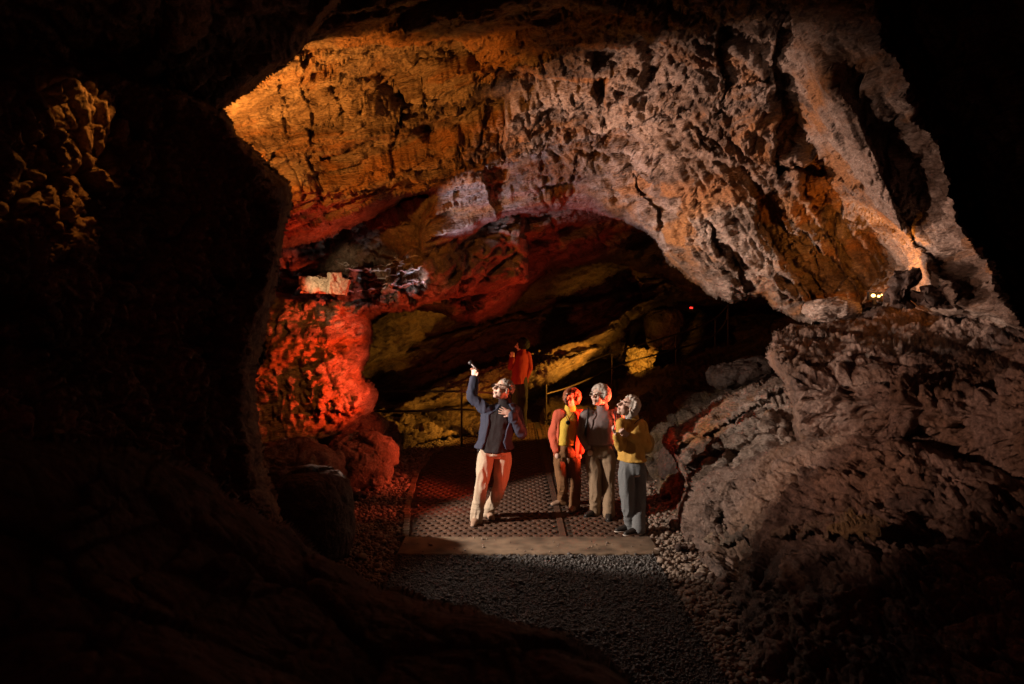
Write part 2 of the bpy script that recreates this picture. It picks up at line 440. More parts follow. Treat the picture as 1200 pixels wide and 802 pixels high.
    fused('trousers', t, o['trousers'], root, .009, 7, tf)
    # ---------- top and sleeves
    tw = o.get('torsow', 1.0) * k
    def torso_rings(e=0.0, hem=None):
        hz = J['pelvis'] + Z * (o['hem'] if hem is None else hem)
        return [ring(hz, (.172 + o.get('flare', 0)) * tw + e, .135 * tw + e, sd, fd), ring(hz * .6 + J['waist'] * .4, (.168 + o.get('flare', 0) * .6) * tw + e, .132 * tw + e, sd, fd), ring(J['waist'], .162 * tw + e, .128 * tw + e, sd, fd),
                ring(J['chest'] - Z * .05, .178 * tw + e, .140 * tw + e, sd, fd), ring(J['chest'] + Z * .05 * k, .180 * tw + e, .128 * tw + e, sd, fd),
                ring(J['neck'] - Z * .085 * k, .150 * tw + e, .098 * tw + e, sd, fd), ring(J['neck'] - Z * .03 * k, .085 * k + e, .072 * k + e, sd, fd)]
    def sleeves(mbx, e=0.0, cut=1.0):
        for q in 'LR':
            a, b, c = J['sh' + q], J['el' + q], J['wr' + q]; c = b + (c - b) * cut
            inn = J['neck'] - Z * .10 * k
            mbx.tube([inn * .55 + a * .45, a, a * .5 + b * .5, b, b * .5 + c * .5, c], [.056 * k + e, .064 * k + e, .060 * k + e, .056 * k + e, .050 * k + e, .043 * k + e], seg=16)
    if o.get('collar'):
        pass
    ft = folds(o.get('fold', .008), (9, 9, 6), 11)
    mb = MB()
    mb.loft(torso_rings(0.0, o.get('shirthem')))
    if o.get('collar'):
        mb.tube([J['neck'] - Z * .05 * k, J['neck'] + Z * .0, J['neck'] + (J['head'] - J['neck']) * .2], [.08 * k, .074 * k, .068 * k])
    if not o.get('jacket'): sleeves(mb, 0, .96)
    top = fused(o['topname'], mb, o['top'], root, .008, 3, ft)
    if o.get('jacket'):
        mb = MB(); R6 = torso_rings(.008)
        g0 = o.get('gap', .5)
        mb.shell(R6, [g0 * 1.15, g0 * 1.1, g0, g0, g0 * .95, g0 * .9, g0 * .8], o.get('jth', .02), skew=o.get('skew', 0))
        sleeves(mb, .006, .95)
        fused('jacket', mb, o['jacket'], root, .008, 3, folds(.014, (10, 10, 3), 21))
    # ---------- shoes
    for q in 'LR':
        td = nrm(o['toe' + q]); sdv = np.cross(td, Z); A = J['an' + q]
        b = vec((A[0], A[1], 0))
        m2 = MB(); m2.tube([b - td * .055 * k + Z * .055, b + td * .03 * k + Z * .058, b + td * .11 * k + Z * .042, b + td * .18 * k + Z * .034], [.038 * k, .042 * k, .043 * k, .032 * k], .85, sdv)
        m2.tube([b + Z * .05, A + Z * .01], [.045 * k, .045 * k])
        sh = fused('shoe', m2, o['shoe'], root, .006, 2)
        so = MB(); so.tube([b - td * .06 * k + Z * .014, b + td * .03 * k + Z * .014, b + td * .12 * k + Z * .014, b + td * .19 * k + Z * .014], [.036 * k, .037 * k, .044 * k, .034 * k], .32, sdv)
        so.build('sole', o['sole'], sh)
    return root, J, at, ax, sd, fd, k

def cloth(n, c, r=.85, ns=90, b=.25, var=.12): return plain(n, c, r, ns, var, b, spec=.2, bd=.004)
M['eye'] = plain('eye', (.10, .08, .07), .25, 30, .2, 0)
M['lips'] = plain('lips', (.30, .11, .09), .5, 30, .1, 0)
M['black'] = plain('black_plastic', (.015, .015, .017), .4, 30, .2, 0)
M['grey_hair'] = plain('grey_hair', (.24, .21, .18), .55, 140, .2, .5, bd=.004)
M['white_hair'] = plain('white_hair', (.48, .42, .36), .55, 140, .15, .5, bd=.004)
M['auburn_hair'] = plain('auburn_hair', (.30, .10, .045), .5, 140, .4, .5, bd=.004)
M['navy'] = cloth('navy_fleece', (.040, .043, .068))
M['blackc'] = cloth('black_cloth', (.02, .016, .017))
M['beige'] = cloth('beige_cotton', (.46, .36, .26))
M['coral'] = cloth('coral_fleece', (.52, .11, .06))
M['yellow_top'] = cloth('yellow_knit', (.62, .42, .06))
M['brown_tr'] = cloth('brown_cotton', (.20, .10, .045))
M['grey_sw'] = cloth('mauve_grey_knit', (.20, .155, .15), ns=120, b=.6)
M['tan_tr'] = cloth('tan_cotton', (.27, .19, .12))
M['mustard'] = cloth('mustard_knit', (.56, .33, .075), ns=110, b=.4)
M['grey_tr'] = cloth('grey_cotton', (.16, .17, .175))
M['redcoat'] = cloth('red_coat_cloth', (.18, .012, .014))
M['shoe_tan'] = plain('tan_suede', (.34, .22, .15), .7, 40, .2, .2)
M['shoe_dark'] = plain('dark_leather', (.03, .025, .022), .45, 30, .2, .1)
M['sole_l'] = plain('pale_rubber', (.5, .44, .38), .7, 20, .15, .1)
M['sole_d'] = plain('dark_rubber', (.02, .02, .02), .7, 20, .15, .1)
M['blue_cuff'] = cloth('blue_cotton', (.09, .20, .52))
M['tanbag'] = cloth('tan_canvas', (.40, .26, .10))
M['brass'] = plain('dull_metal', (.35, .3, .24), .35, 20, .2, 0, metal=.9)

def P(px, Y, z):   # world point from photo column, distance and height above the floor
    return vec(((px - 600) / 933 * Y, Y, z))
# --- guide
Y = 9.26; s = 933 / Y
def G(px, py, dy=0.0): return vec(W(px, py, Y + dy))
J = dict(head=G(589, 454, -.02), neck=G(592, 472, .03), chest=G(585, 492), waist=G(580, 516), pelvis=G(579, 531),
         shL=G(571, 482, -.01), elL=G(553, 466, .0), wrL=G(556, 443, .06),
         shR=G(605, 484, .07), elR=G(611, 508, -.06), wrR=G(600, 485, -.20),
         hipL=G(569, 537, -.02), knL=G(564, 572, -.10), anL=G(558, 608, -.06), hipR=G(590, 537, .04), knR=G(586, 570, .02), anR=G(573, 602, .22))
J['anL'][2] = .085; J['anR'][2] = .085
r_, Jg, atg, axg, sdg, fdg, kg = person('grey haired guide in an open navy jacket raising a torch', J, (-.72, -.55, .42), (.25, .2, .95), (-.35, -1), 1.0,
    dict(toeL=(-.15, -1, 0), toeR=(.25, -1, 0), hair='short', hairm=M['grey_hair'], glasses=True, eye=M['eye'],
         trousers=M['beige'], top=M['blackc'], topname='shirt', jacket=M['navy'], hem=.06, shirthem=.02, gap=.62, flare=.03, skew=-.25, torsow=1.02,
         handL=((-.02, -.05, 1), (-.4, -.9, 0), 1.15, .05, 1), handR=((-.95, -.1, .30), (0, 1, .1), .10, .5, 1), shoe=M['shoe_tan'], sole=M['sole_d'], collar=True, legw=.98),
    loc=tuple(W(570, 363, Y) * [1, 1, 0]))
c = MB(); a, b = Jg['elL'], Jg['wrL']; c.tube([a + (b - a) * .86, a + (b - a) * 1.02], [.046, .040], caps=False, seg=14); c.build('shirt_cuff', M['blue_cuff'], r_)
c = MB(); p0 = Jg['pelvis'] + Z * .02 - sdg * .13 + fdg * .10; c.ball(p0, (.018, .012, .022)); c.tube([p0, p0 - Z * .07], [.006, .006], seg=8); c.build('key_clip', M['brass'], r_)
# torch he holds
tp = G(556, 430, .05)
t_ = empty('torch', tuple(tp), 'small black handheld torch raised in the hand of the guide', 'torch')
dd = nrm((-.55, .35, .55)); c = MB(); c.tube([-dd * .045, dd * .045], [.016, .016], sub=2, seg=14); c.build('torch_body', M['black'], t_)
c = MB(); c.tube([dd * .045, dd * .06, dd * .085], [.018, .027, .030], sub=2, seg=16, caps=False); c.build('torch_head', M['black'], t_)
c = MB(); c.ball(dd * .083, (.026, .026, .026 * .4), (np.cross(dd, (0, 1, 0)), (0, 1, 0), dd)); c.build('lens', M['sole_l'], t_)

# --- woman in coral jacket
Y = 9.93
J = dict(head=G(669, 465, -.02), neck=G(668, 481, .02), chest=G(667, 499), waist=G(665, 519), pelvis=G(664, 533),
         shL=G(655, 488, .0), elL=G(648, 509, .03), wrL=G(652, 529, -.05), shR=G(680, 488, .03), elR=G(685, 509, .06), wrR=G(680, 530, -.02),
         hipL=G(656, 537), knL=G(659, 566, -.05), anL=G(660, 590, .16), hipR=G(672, 537), knR=G(674, 567, -.06), anR=G(673, 596, -.12))
J['anL'][2] = .08; J['anR'][2] = .08
r_, Jp, at_, ax_, sd_, fd_, k_ = person('auburn curly haired woman in a coral jacket over a yellow top, hands in pockets', J, (-.45, -.80, .40), (.1, .3, .95), (-.25, -1), .90,
    dict(toeL=(-.9, -.5, 0), toeR=(-.35, -1, 0), hair='curly', hairm=M['auburn_hair'], trousers=M['brown_tr'], top=M['yellow_top'], topname='jumper', jacket=M['coral'],
         hem=-.02, shirthem=.13, jth=.014, gap=.85, shoe=M['shoe_tan'], sole=M['sole_d'], collar=True, torsow=.86), group='visitors looking up', loc=tuple(W(665, 363, Y) * [1, 1, 0]))
def necklace(root, Jx, sd, fd, k, drop, r, w=.07):
    n0 = Jx['neck'] - Z * .03; pts = []
    for t in np.linspace(-1, 1, 13): pts.append(n0 + sd * w * t * k * (1.05 - .35 * (1 - abs(t))) + fd * (.075 + .075 * (1 - t * t)) * k - Z * drop * (1 - abs(t)) ** .9)
    c = MB(); c.tube(pts, [r] * 13, sub=1, seg=6); o = c.build('necklace', M['black'], root)
    c = MB(); c.ball(pts[6] + fd * .012 - Z * .015, (.028, .009, .028), (sd, fd, Z)); c.build('pendant', M['black'], o)
necklace(r_, Jp, sd_, fd_, .9, .11, .0045)

# --- visitor in grey jumper
Y = 9.56
J = dict(head=G(702, 462, -.03), neck=G(706, 480, .02), chest=G(704, 498), waist=G(703, 518), pelvis=G(703, 532),
         shL=G(686, 488, .0), elL=G(681, 509, .05), wrL=G(689, 526, -.06), shR=G(724, 488, .05), elR=G(728, 510, .08), wrR=G(718, 527, -.02),
         hipL=G(694, 537), knL=G(698, 570, -.04), anL=G(697, 600, .02), hipR=G(713, 537), knR=G(713, 570), anR=G(713, 608, -.12))
J['anL'][2] = .08; J['anR'][2] = .08
r_, Jp, at_, ax_, sd_, fd_, k_ = person('white haired visitor in glasses and a mauve grey turtleneck jumper with tan trousers', J, (-.62, -.72, .30), (.15, .2, .95), (-.12, -1), .95,
    dict(toeL=(-.75, -.8, 0), toeR=(-.1, -1, 0), hair='curly', hairm=M['white_hair'], glasses=True, rim=M['brass'], trousers=M['tan_tr'], top=M['grey_sw'], topname='jumper',
         hem=.12, shoe=M['shoe_dark'], sole=M['sole_d'], collar=True, torsow=1.04, legw=1.0), group='visitors looking up', loc=tuple(W(703, 363, Y) * [1, 1, 0]))
bk = empty('backpack', tuple(Jp['chest'] + vec(W(703, 363, Y) * [1, 1, 0]) - fd_ * .2), 'dark backpack worn by the visitor in the grey jumper', 'backpack')
off = -(Jp['chest'] - fd_ * .2)
c = MB(); c.ball((0, 0, -.05), (.14, .08, .19), (sd_, fd_, Z)); c.build('bag', M['blackc'], bk)
for q, a in ((-1, 'shL'), (1, 'shR')):
    S = Jp[a]; c = MB()
    c.tube([off + S - sd_ * q * .03 - fd_ * .10 + Z * .02, off + S - sd_ * q * .035 + Z * .088, off + S - sd_ * q * .035 + fd_ * .085 + Z * .03, off + S - sd_ * q * .02 + fd_ * .135 - Z * .08, off + S - sd_ * q * .0 + fd_ * .10 - Z * .2, off + S - fd_ * .05 - Z * .27], [.013] * 6, .5, sd_, seg=8)
    c.build('strap', M['black'], bk)

# --- woman in mustard jumper
Y = 8.87
J = dict(head=G(735, 474, -.02), neck=G(741, 491, .03), chest=G(740, 512), waist=G(740, 536), pelvis=G(741, 552),
         shL=G(728, 499, -.08), elL=G(727, 524, -.12), wrL=G(722, 510, -.26), shR=G(752, 501, .05), elR=G(758, 524, -.02), wrR=G(737, 511, -.20),
         hipL=G(734, 557, -.04), knL=G(736, 590, -.05), anL=G(739, 618, .02), hipR=G(749, 557, .05), knR=G(749, 590, .0), anR=G(748, 622, -.1))
J['anL'][2] = .08; J['anR'][2] = .08
r_, Jp, at_, ax_, sd_, fd_, k_ = person('white bobbed woman in a mustard jumper and grey trousers, hands raised to her chest', J, (-.80, -.35, .50), (.45, .1, .9), (-.75, -.75), .93,
    dict(toeL=(-1, -.35, 0), toeR=(-1, -.5, 0), hair='bob', hairm=M['white_hair'], trousers=M['grey_tr'], top=M['mustard'], topname='jumper', fold=.012,
         hem=.12, flare=.02, shoe=M['shoe_dark'], sole=M['sole_l'], collar=True, torsow=1.0, legw=.98,
         handL=((-.35, -.3, .6), (.5, -.2, .3), .9, .1, -1), handR=((-.7, -.3, .45), (-.2, .3, .4), .9, .1, 1)), group='visitors looking up', loc=tuple(W(741, 363, Y) * [1, 1, 0]))
c = MB(); n0 = Jp['neck']; pts = [n0 - fd_ * .03 + sd_ * .09 - Z * .01, n0 + sd_ * .09 + fd_ * .06 - Z * .045, n0 + fd_ * .14 + sd_ * .03 - Z * .15, Jp['wrL'] + Z * .03 + fd_ * .02]
c.tube(pts, [.005] * 4, seg=6); c.build('neck_cord', M['black'], r_)
c = MB(); c.tube([Jp['neck'] - Z * .012, Jp['neck'] + (Jp['head'] - Jp['neck']) * .36], [.074, .070], seg=18); c.build('scarf', cloth('pale_scarf', (.42, .42, .45)), r_)
bp = G(757, 520, .14)
bg = empty('shoulder_bag', tuple(bp), 'tan canvas shoulder bag hanging behind the woman in mustard', 'bag')
c = MB(); c.ball((0, 0, 0), (.075, .11, .12), (fd_, sd_, Z)); fused('bag', c, M['tanbag'], bg, .01, 1, folds(.008, (8, 8, 8), 3))
o0 = vec(W(741, 363, Y) * [1, 1, 0]) - bp
c = MB(); c.tube([vec((-.02, 0, .1)), o0 + Jp['shR'] - fd_ * .06 + Z * .05, o0 + Jp['shR'] + fd_ * .02 + Z * .088, o0 + Jp['shR'] + fd_ * .1, o0 + Jp['shR'] + fd_ * .135 - Z * .12], [.011] * 5, .5, sd_, seg=8); c.build('strap', M['black'], bg)

# --- far person in red coat
Y = 15.5
J = dict(head=G(611, 404), neck=G(612, 411.5), chest=G(610, 422), waist=G(609, 436), pelvis=G(609, 446),
         shL=G(602, 417, -.02), elL=G(598, 431, -.05), wrL=G(601, 420, -.2), shR=G(619, 417, .03), elR=G(621, 432, .05), wrR=G(616, 445, .0),
         hipL=G(605, 450), knL=G(605, 475), anL=G(605, 500), hipR=G(613, 450), knR=G(613, 475), anR=G(613, 500))
zf = J['anL'][2] - .08
J['head'][2] += 0
for a in J: J[a] = J[a] - vec((0, 0, zf))
M['hat'] = cloth('black_knit', (.012, .010, .010))
loc5 = tuple(W(609, 363, Y) * [1, 1, 0])
r5, Jp, at_, ax_, sd_, fd_, k_ = person('person in a red coat and dark hat standing further back beside the railing', J, (-.9, .3, .1), (0, 0, 1), (-.6, .6), .98,
    dict(toeL=(-1, .3, 0), toeR=(-1, .3, 0), hair='curly', hairm=M['hat'], trousers=M['blackc'], top=M['redcoat'], topname='coat', hem=-.06, flare=.03,
         shoe=M['shoe_dark'], sole=M['sole_d'], collar=True, torsow=1.0, handL=((-.1, 0, 1), (0, 1, 0), 1.0, .1, 1)), loc=loc5)
r5.location.z = zf

# ------------------------------------------------------------------ rock sheets
def rbf(ctrl):
    C = np.array(ctrl, float); X = C[:, :2] / 300; y = C[:, 2]
    r = np.linalg.norm(X[:, None] - X[None], axis=2); K = r
    n = len(C); A = np.zeros((n + 3, n + 3)); A[:n, :n] = K + 1e-3 * np.eye(n); A[:n, n] = 1; A[:n, n + 1:] = X; A[n, :n] = 1; A[n + 1:, :n] = X.T
    w = np.linalg.solve(A, np.concatenate([y, [0, 0, 0]]))
    def f(px, py):
        out = w[n] + w[n + 1] * px / 300 + w[n + 2] * py / 300
        for i in range(n): out = out + w[i] * np.sqrt((px / 300 - X[i, 0]) ** 2 + (py / 300 - X[i, 1]) ** 2 + .004)
        return out
    return f
def sdist(px, py, poly):
    P_ = np.array(poly, float); d = np.full(px.shape, 1e9); ins = np.zeros(px.shape, bool)
    for a, b in zip(P_, np.roll(P_, -1, 0)):
        e = b - a; t = np.clip(((px - a[0]) * e[0] + (py - a[1]) * e[1]) / (e @ e + 1e-9), 0, 1)
        d = np.minimum(d, np.hypot(px - a[0] - t * e[0], py - a[1] - t * e[1]))
        c = (a[1] > py) != (b[1] > py)
        with np.errstate(divide='ignore', invalid='ignore'): xi = a[0] + (py - a[1]) * e[0] / e[1]
        ins ^= c & (px < xi)
    return np.where(ins, d, -d)
SH = {}
def on(name, x, y, out=.0):
    x0, y0, st, co = SH[name]; i = int(round((y - y0) / st)); j = int(round((x - x0) / st)); p = co[min(max(i, 0), co.shape[0] - 1), min(max(j, 0), co.shape[1] - 1)]
    v = np.array([0, 0, CAMH]) - p; return p + v / np.linalg.norm(v) * out
def sheet(name, ctrl, poly, mat, step=1.7, curl=22, thick=.8, rag=4, disp=None, label=None, cat=None, kind='structure', seed=0, skirt=.8, shape=None):
    P_ = np.array(poly, float); x0, y0 = P_.min(0) - 2; x1, y1 = P_.max(0) + 2
    gx = np.arange(x0, x1, step); gy = np.arange(y0, y1, step); px, py = np.meshgrid(gx, gy)
    f = rbf(ctrl); d = f(px, py)
    b0 = W(px, py, d)
    q = np.stack([px.ravel() / 34, py.ravel() / 34, np.full(px.size, seed * 3.7)], -1)
    sd = sdist(px, py, poly) + rag * fbm(q, 4, seed + 70, .6).reshape(px.shape) * 1.6
    if shape is not None: d = d + shape(px, py)
    t = np.clip(sd / curl, 0, 1); d = d + thick * (1 - np.sqrt(np.maximum(0, 1 - (1 - t) ** 2)))
    co = W(px, py, d)
    gu = np.gradient(b0, axis=1); gv = np.gradient(b0, axis=0); n = np.cross(gu, gv)
    n /= np.linalg.norm(n, axis=2)[..., None] + 1e-12
    view = co - np.array([0, 0, CAMH]); flip = (n * view).sum(2) > 0; n[flip] *= -1
    # soften the normal on the curled rim so that it does not fold over
    vd = -view / np.linalg.norm(view, axis=2)[..., None]
    n = n * .7 + vd * .3
    g1 = np.gradient(co, axis=1); g2 = np.gradient(co, axis=0); n2 = np.cross(g1, g2); n2 /= np.linalg.norm(n2, axis=2)[..., None] + 1e-12
    graz = .38 + .62 * np.clip(1.5 * np.abs((n2 * vd).sum(2)) - .1, 0, 1)
    dd = disp(co.reshape(-1, 3), px.ravel(), py.ravel()) if disp else 0
    keep = (sd > 0)
    co = co + n * (np.asarray(dd).reshape(px.shape) * np.clip(.55 + .45 * t, 0, 1) * graz)[..., None]
    SH[name] = (x0, y0, step, co)
    h, w = px.shape; idx = np.arange(h * w).reshape(h, w)
    fk = keep[:-1, :-1] & keep[1:, :-1] & keep[:-1, 1:] & keep[1:, 1:]
    fa = np.stack([idx[:-1, :-1][fk], idx[1:, :-1][fk], idx[1:, 1:][fk], idx[:-1, 1:][fk]], -1)
    C = co.reshape(-1, 3)
    if skirt:
        E = np.concatenate([fa[:, [0, 1]], fa[:, [1, 2]], fa[:, [2, 3]], fa[:, [3, 0]]])
        key = np.sort(E, 1); key = key[:, 0].astype(np.int64) * (h * w) + key[:, 1]
        u, inv, cnt = np.unique(key, return_inverse=True, return_counts=True)
        be = E[cnt[inv] == 1]; bv = np.unique(be)
        base = C[bv]; dr = base - np.array([0, 0, CAMH]); dr /= np.linalg.norm(dr, axis=1)[:, None]
        lay = [bv]; nn = len(C); rows = [C]
        for k in range(1, 7):
            off = dr * skirt * k / 6
            nz = np.stack([vn(base * 4 + k * .8, 5), vn(base * 4 + k * .8 + 9, 6), vn(base * 4 + k * .8 + 19, 7)], -1) * .05 * min(k, 3) / 3
            rows.append(base + off + nz); lay.append(nn + np.arange(len(bv))); nn += len(bv)
        C = np.vstack(rows); mp = np.full(h * w, -1); mp[bv] = np.arange(len(bv)); a = mp[be[:, 0]]; b = mp[be[:, 1]]
        ex = [np.stack([lay[k][b], lay[k][a], lay[k + 1][a], lay[k + 1][b]], -1) for k in range(6)]
        fa = np.concatenate([fa] + ex)
    used = np.unique(fa); mp = np.full(len(C), -1); mp[used] = np.arange(len(used))
    o = mk(name, C[used], mp[fa], mat)
    # origin at the lowest point keeps the object where it stands
    if label: tag(o, label, cat)
    if kind: tag(o, kind=kind)
    return o
def boulder(name, c, r, mat, seed, label, cat='boulder', group=None, R=None, amp=.25, n=90, an=(1, 1, 1)):
    th = np.linspace(0, math.pi, n); ph = np.linspace(0, 2 * math.pi, 2 * n, endpoint=False)
    T, Ph = np.meshgrid(th, ph, indexing='ij')
    d = np.stack([np.sin(T) * np.cos(Ph), np.sin(T) * np.sin(Ph), np.cos(T)], -1).reshape(-1, 3)
    e = np.sign(d) * np.abs(d) ** .75
    p = e * np.array(r); dirn = d
    if R is not None: p = p @ R.T; dirn = d @ R.T
    p = p + np.array(c)
    m = float(np.mean(r))
    dd = rock(p / m * .9 + seed * 3.3, None, an, A=(.30, .28, .12, .05, .03), fr=(.8, 1.3, 3.2, 7.5), seed=seed) * m * amp * 1.6
    p = p + dirn * dd[:, None]
    idx = np.arange(n * 2 * n).reshape(n, 2 * n); j = np.roll(idx, -1, 1)
    fa = np.stack([idx[:-1].ravel(), idx[1:].ravel(), j[1:].ravel(), j[:-1].ravel()], -1)
    loc = np.array([c[0], c[1], max(0.0, c[2] - r[2])])
    o = mk(name, p - loc, fa, mat); o.location = loc
    return tag(o, label, cat, group)

BED = rot('Y', -17) @ rot('X', 12)
STEEP = rot('Y', 56)
def d_ceiling(p, px, py):
    a = rock(p, BED, (.45, .8, 1.8), A=(.35, .11, .07, .032, .025), fr=(.45, 1.3, 4.2, 11), strata=.30, sf=1.7, seed=1, crack=.5)
    b = rock(p, STEEP, (.5, 1.0, 1.7), A=(.34, .12, .085, .04, .028), fr=(.5, 1.5, 4.6, 11), strata=.14, sf=2.6, seed=21, crack=.6)
    w = np.clip((px - 560 + (py - 150) * .5 + 70 * fbm(p * .7, 2, 3)) / 160, 0, 1)
    return a * (1 - w) + b * w
def strokes(lst, jit=7, fr=26.0, seed=0):
    def f(px, py):
        q = np.stack([px.ravel() / fr, py.ravel() / fr, np.full(px.size, 3.3 + seed)], -1)
        X = px + jit * fbm(q, 4, seed, .6).reshape(px.shape) * 1.5; Y_ = py + jit * fbm(q + 40, 4, seed, .6).reshape(px.shape) * 1.5
        out = np.zeros(px.shape)
        for pts, amp, w in lst:
            P_ = np.array(pts, float); best = np.full(px.shape, 1e9); sg = np.zeros(px.shape); ends = np.zeros(px.shape, bool)
            for i in range(len(P_) - 1):
                a = P_[i]; e = P_[i + 1] - a; L2 = e @ e
                tt = ((X - a[0]) * e[0] + (Y_ - a[1]) * e[1]) / L2; tc = np.clip(tt, 0, 1)
                d = np.hypot(X - a[0] - tc * e[0], Y_ - a[1] - tc * e[1]); m = d < best
                cr = e[0] * (Y_ - a[1]) - e[1] * (X - a[0])
                en = ((tt < 0) & (i == 0)) | ((tt > 1) & (i == len(P_) - 2))
                best = np.where(m, d, best); sg = np.where(m, np.sign(cr), sg); ends = np.where(m, en, ends)
            v = amp * np.exp(-best / w) * np.clip(best * (sg > 0) / 2.5, 0, 1)
            out += np.where(ends, v * np.exp(-best / 9), v)
        return out
    return f
_rs = random.Random(21)
_A = np.array([(300, 300), (400, 268), (500, 252), (600, 246), (690, 241), (760, 272), (810, 325), (880, 352)], float)
_B = np.array([(240, 40), (380, 0), (540, -30), (700, -40), (860, 10), (970, 110), (1050, 240), (1120, 340)], float)
SWEEP = []
for _k in range(1, 12):
    _t = _k / 12; _C = catmull((1 - _t) * _A + _t * _B, 4); _i = _rs.randrange(0, 5)
    while _i < len(_C) - 4:
        _n = _rs.randrange(4, 12); _seg = _C[_i:_i + _n] + np.array([_rs.uniform(-6, 6), _rs.uniform(-6, 6)])
        if len(_seg) > 2: SWEEP.append((_seg[::2] if len(_seg) > 4 else _seg, _rs.uniform(.10, .26), _rs.uniform(14, 34)))
        _i += _n + _rs.randrange(0, 5)
CEIL = strokes(SWEEP + [([(470, 106), (520, 116), (590, 113)], .55, 38), ([(262, 150), (330, 150), (400, 128), (462, 124)], .28, 28), ([(300, 192), (360, 186), (430, 166), (500, 160), (556, 170)], .22, 34),
    ([(330, 246), (400, 236), (460, 202), (520, 190)], .18, 28), ([(565, 168), (640, 150), (720, 120), (800, 95)], .32, 32), ([(565, 196), (640, 173), (700, 160), (780, 132), (850, 110)], .36, 40),
    ([(588, 76), (640, 97), (705, 90)], .45, 36), ([(690, 62), (780, 50), (860, 28), (930, 26)], .32, 44), ([(640, 216), (720, 200), (790, 180), (870, 196), (926, 190)], .26, 30),
    ([(906, 196), (916, 132), (906, 80), (900, 36)], .5, 52), ([(850, 112), (836, 62), (846, 18)], .32, 44), ([(962, 380), (932, 322), (902, 282), (880, 236)], .55, 40),
    ([(1002, 345), (976, 292), (950, 240), (936, 196)], .42, 34), ([(872, 346), (842, 292), (815, 238)], .22, 26), ([(350, 60), (430, 50), (500, 62), (560, 58)], .3, 36), ([(430, 20), (470, 60), (476, 104)], -.0, 20),
    ([(1205, 392), (1130, 270), (1078, 130), (1030, 40), (1000, -60)], 2.6, 5000), ([(1120, 356), (1060, 268), (1010, 150)], .3, 30), ([(360, 100), (300, 118), (262, 132)], .0, 10),
    ([(700, 250), (760, 232), (820, 236)], .16, 24), ([(780, 300), (760, 250), (735, 214)], .18, 24)], seed=3)
SLABF = strokes([([(760, 352), (735, 366), (682, 397), (600, 421), (520, 450), (452, 477), (400, 492)], 1.3, 130), ([(700, 405), (640, 425), (560, 452), (490, 474)], .12, 14),
    ([(800, 330), (700, 352), (600, 372), (500, 400)], .5, 60)], seed=5, jit=5)
LEDGEF = strokes([([(1220, 440), (1100, 404), (1040, 398), (985, 388), (930, 398), (897, 410)], .45, 60), ([(1200, 400), (1130, 384), (1060, 380), (1000, 376)], .3, 16), ([(925, 470), (1000, 462), (1080, 476), (1200, 505)], .16, 26)], seed=7, jit=6)
DOMEF = strokes([([(850, 600), (864, 650), (860, 730)], .45, 16)], seed=9, jit=8)
SLAB2 = strokes([([(790, 520), (830, 496), (880, 470), (915, 456)], .25, 14), ([(800, 545), (850, 522), (910, 505)], .18, 14)], seed=11, jit=4)
def alcove(px, py):
    g = lambda x, y, sx, sy, a: a * np.exp(-(((px - x) / sx) ** 2 + ((py - y) / sy) ** 2))
    # ridge running down the right buttress
    ux, uy = .50, .866
    t = (px - 940) * ux + (py - 50) * uy; s = (px - 940) * uy - (py - 50) * ux
    ridge = -.55 * np.exp(-(s / 22) ** 2) * np.clip(t / 60, 0, 1)
    rs = s + 6; ledge = .9 * np.clip(-rs / 50, 0, 1) * np.clip(1 + rs / 170, 0, 1) * np.clip(t / 80, 0, 1)
    return CEIL(px, py) + g(1045, 300, 75, 45, .22) + g(500, 150, 14, 11, .5) + ridge + ledge + g(460, 90, 40, 28, .4) + g(540, 60, 60, 20, .5)
sheet('cave_ceiling', [
    (100, -150, 4.2), (600, -170, 4.4), (1000, -150, 4.1), (1400, -150, 3.2), (262, 125, 7.8), (350, 50, 7.0), (400, 0, 6.4), (200, 60, 6.5), (200, 250, 9),
    (350, 120, 8.4), (450, 130, 8.7), (340, 200, 9.0), (330, 285, 9.8), (430, 250, 10.2), (480, 210, 10.0), (600, 0, 6.2), (600, 60, 7.2), (600, 130, 8.9),
    (500, 290, 11.2), (560, 240, 10.9), (600, 240, 11.0), (680, 243, 11.2), (700, 150, 9.2), (700, 60, 7.4), (800, 0, 6.0), (800, 100, 7.6), (800, 200, 9.1), (760, 270, 10.4),
    (850, 350, 10.0), (900, 250, 8.8), (900, 130, 7.4), (950, 30, 6.0), (960, 378, 9.4), (1000, 300, 8.7), (1060, 290, 8.6), (1080, 230, 7.8), (1050, 150, 6.9),
    (1000, 60, 6.0), (1100, 330, 8.0), (1020, 210, 7.2), (1140, 350, 7.4), (1200, 380, 6.6), (1100, 100, 5.5), (1200, 200, 5.0), (1400, 300, 3.8)],
    [(-100, -170), (1450, -170), (1450, 460), (1250, 430), (1190, 395), (1130, 372), (1060, 368), (1010, 372), (985, 380), (955, 386), (930, 374), (905, 362), (895, 349), (855, 357), (830, 346),
     (805, 326), (785, 305), (760, 278), (730, 257), (690, 247), (650, 247), (610, 251), (575, 264), (545, 287), (520, 302), (490, 312), (492, 270), (500, 230), (475, 232), (430, 258), (375, 280), (325, 292), (150, 330), (-100, 330)],
    M['lime'], step=1.55, curl=26, thick=1.0, rag=4, disp=d_ceiling, seed=1, shape=alcove, skirt=1.2)

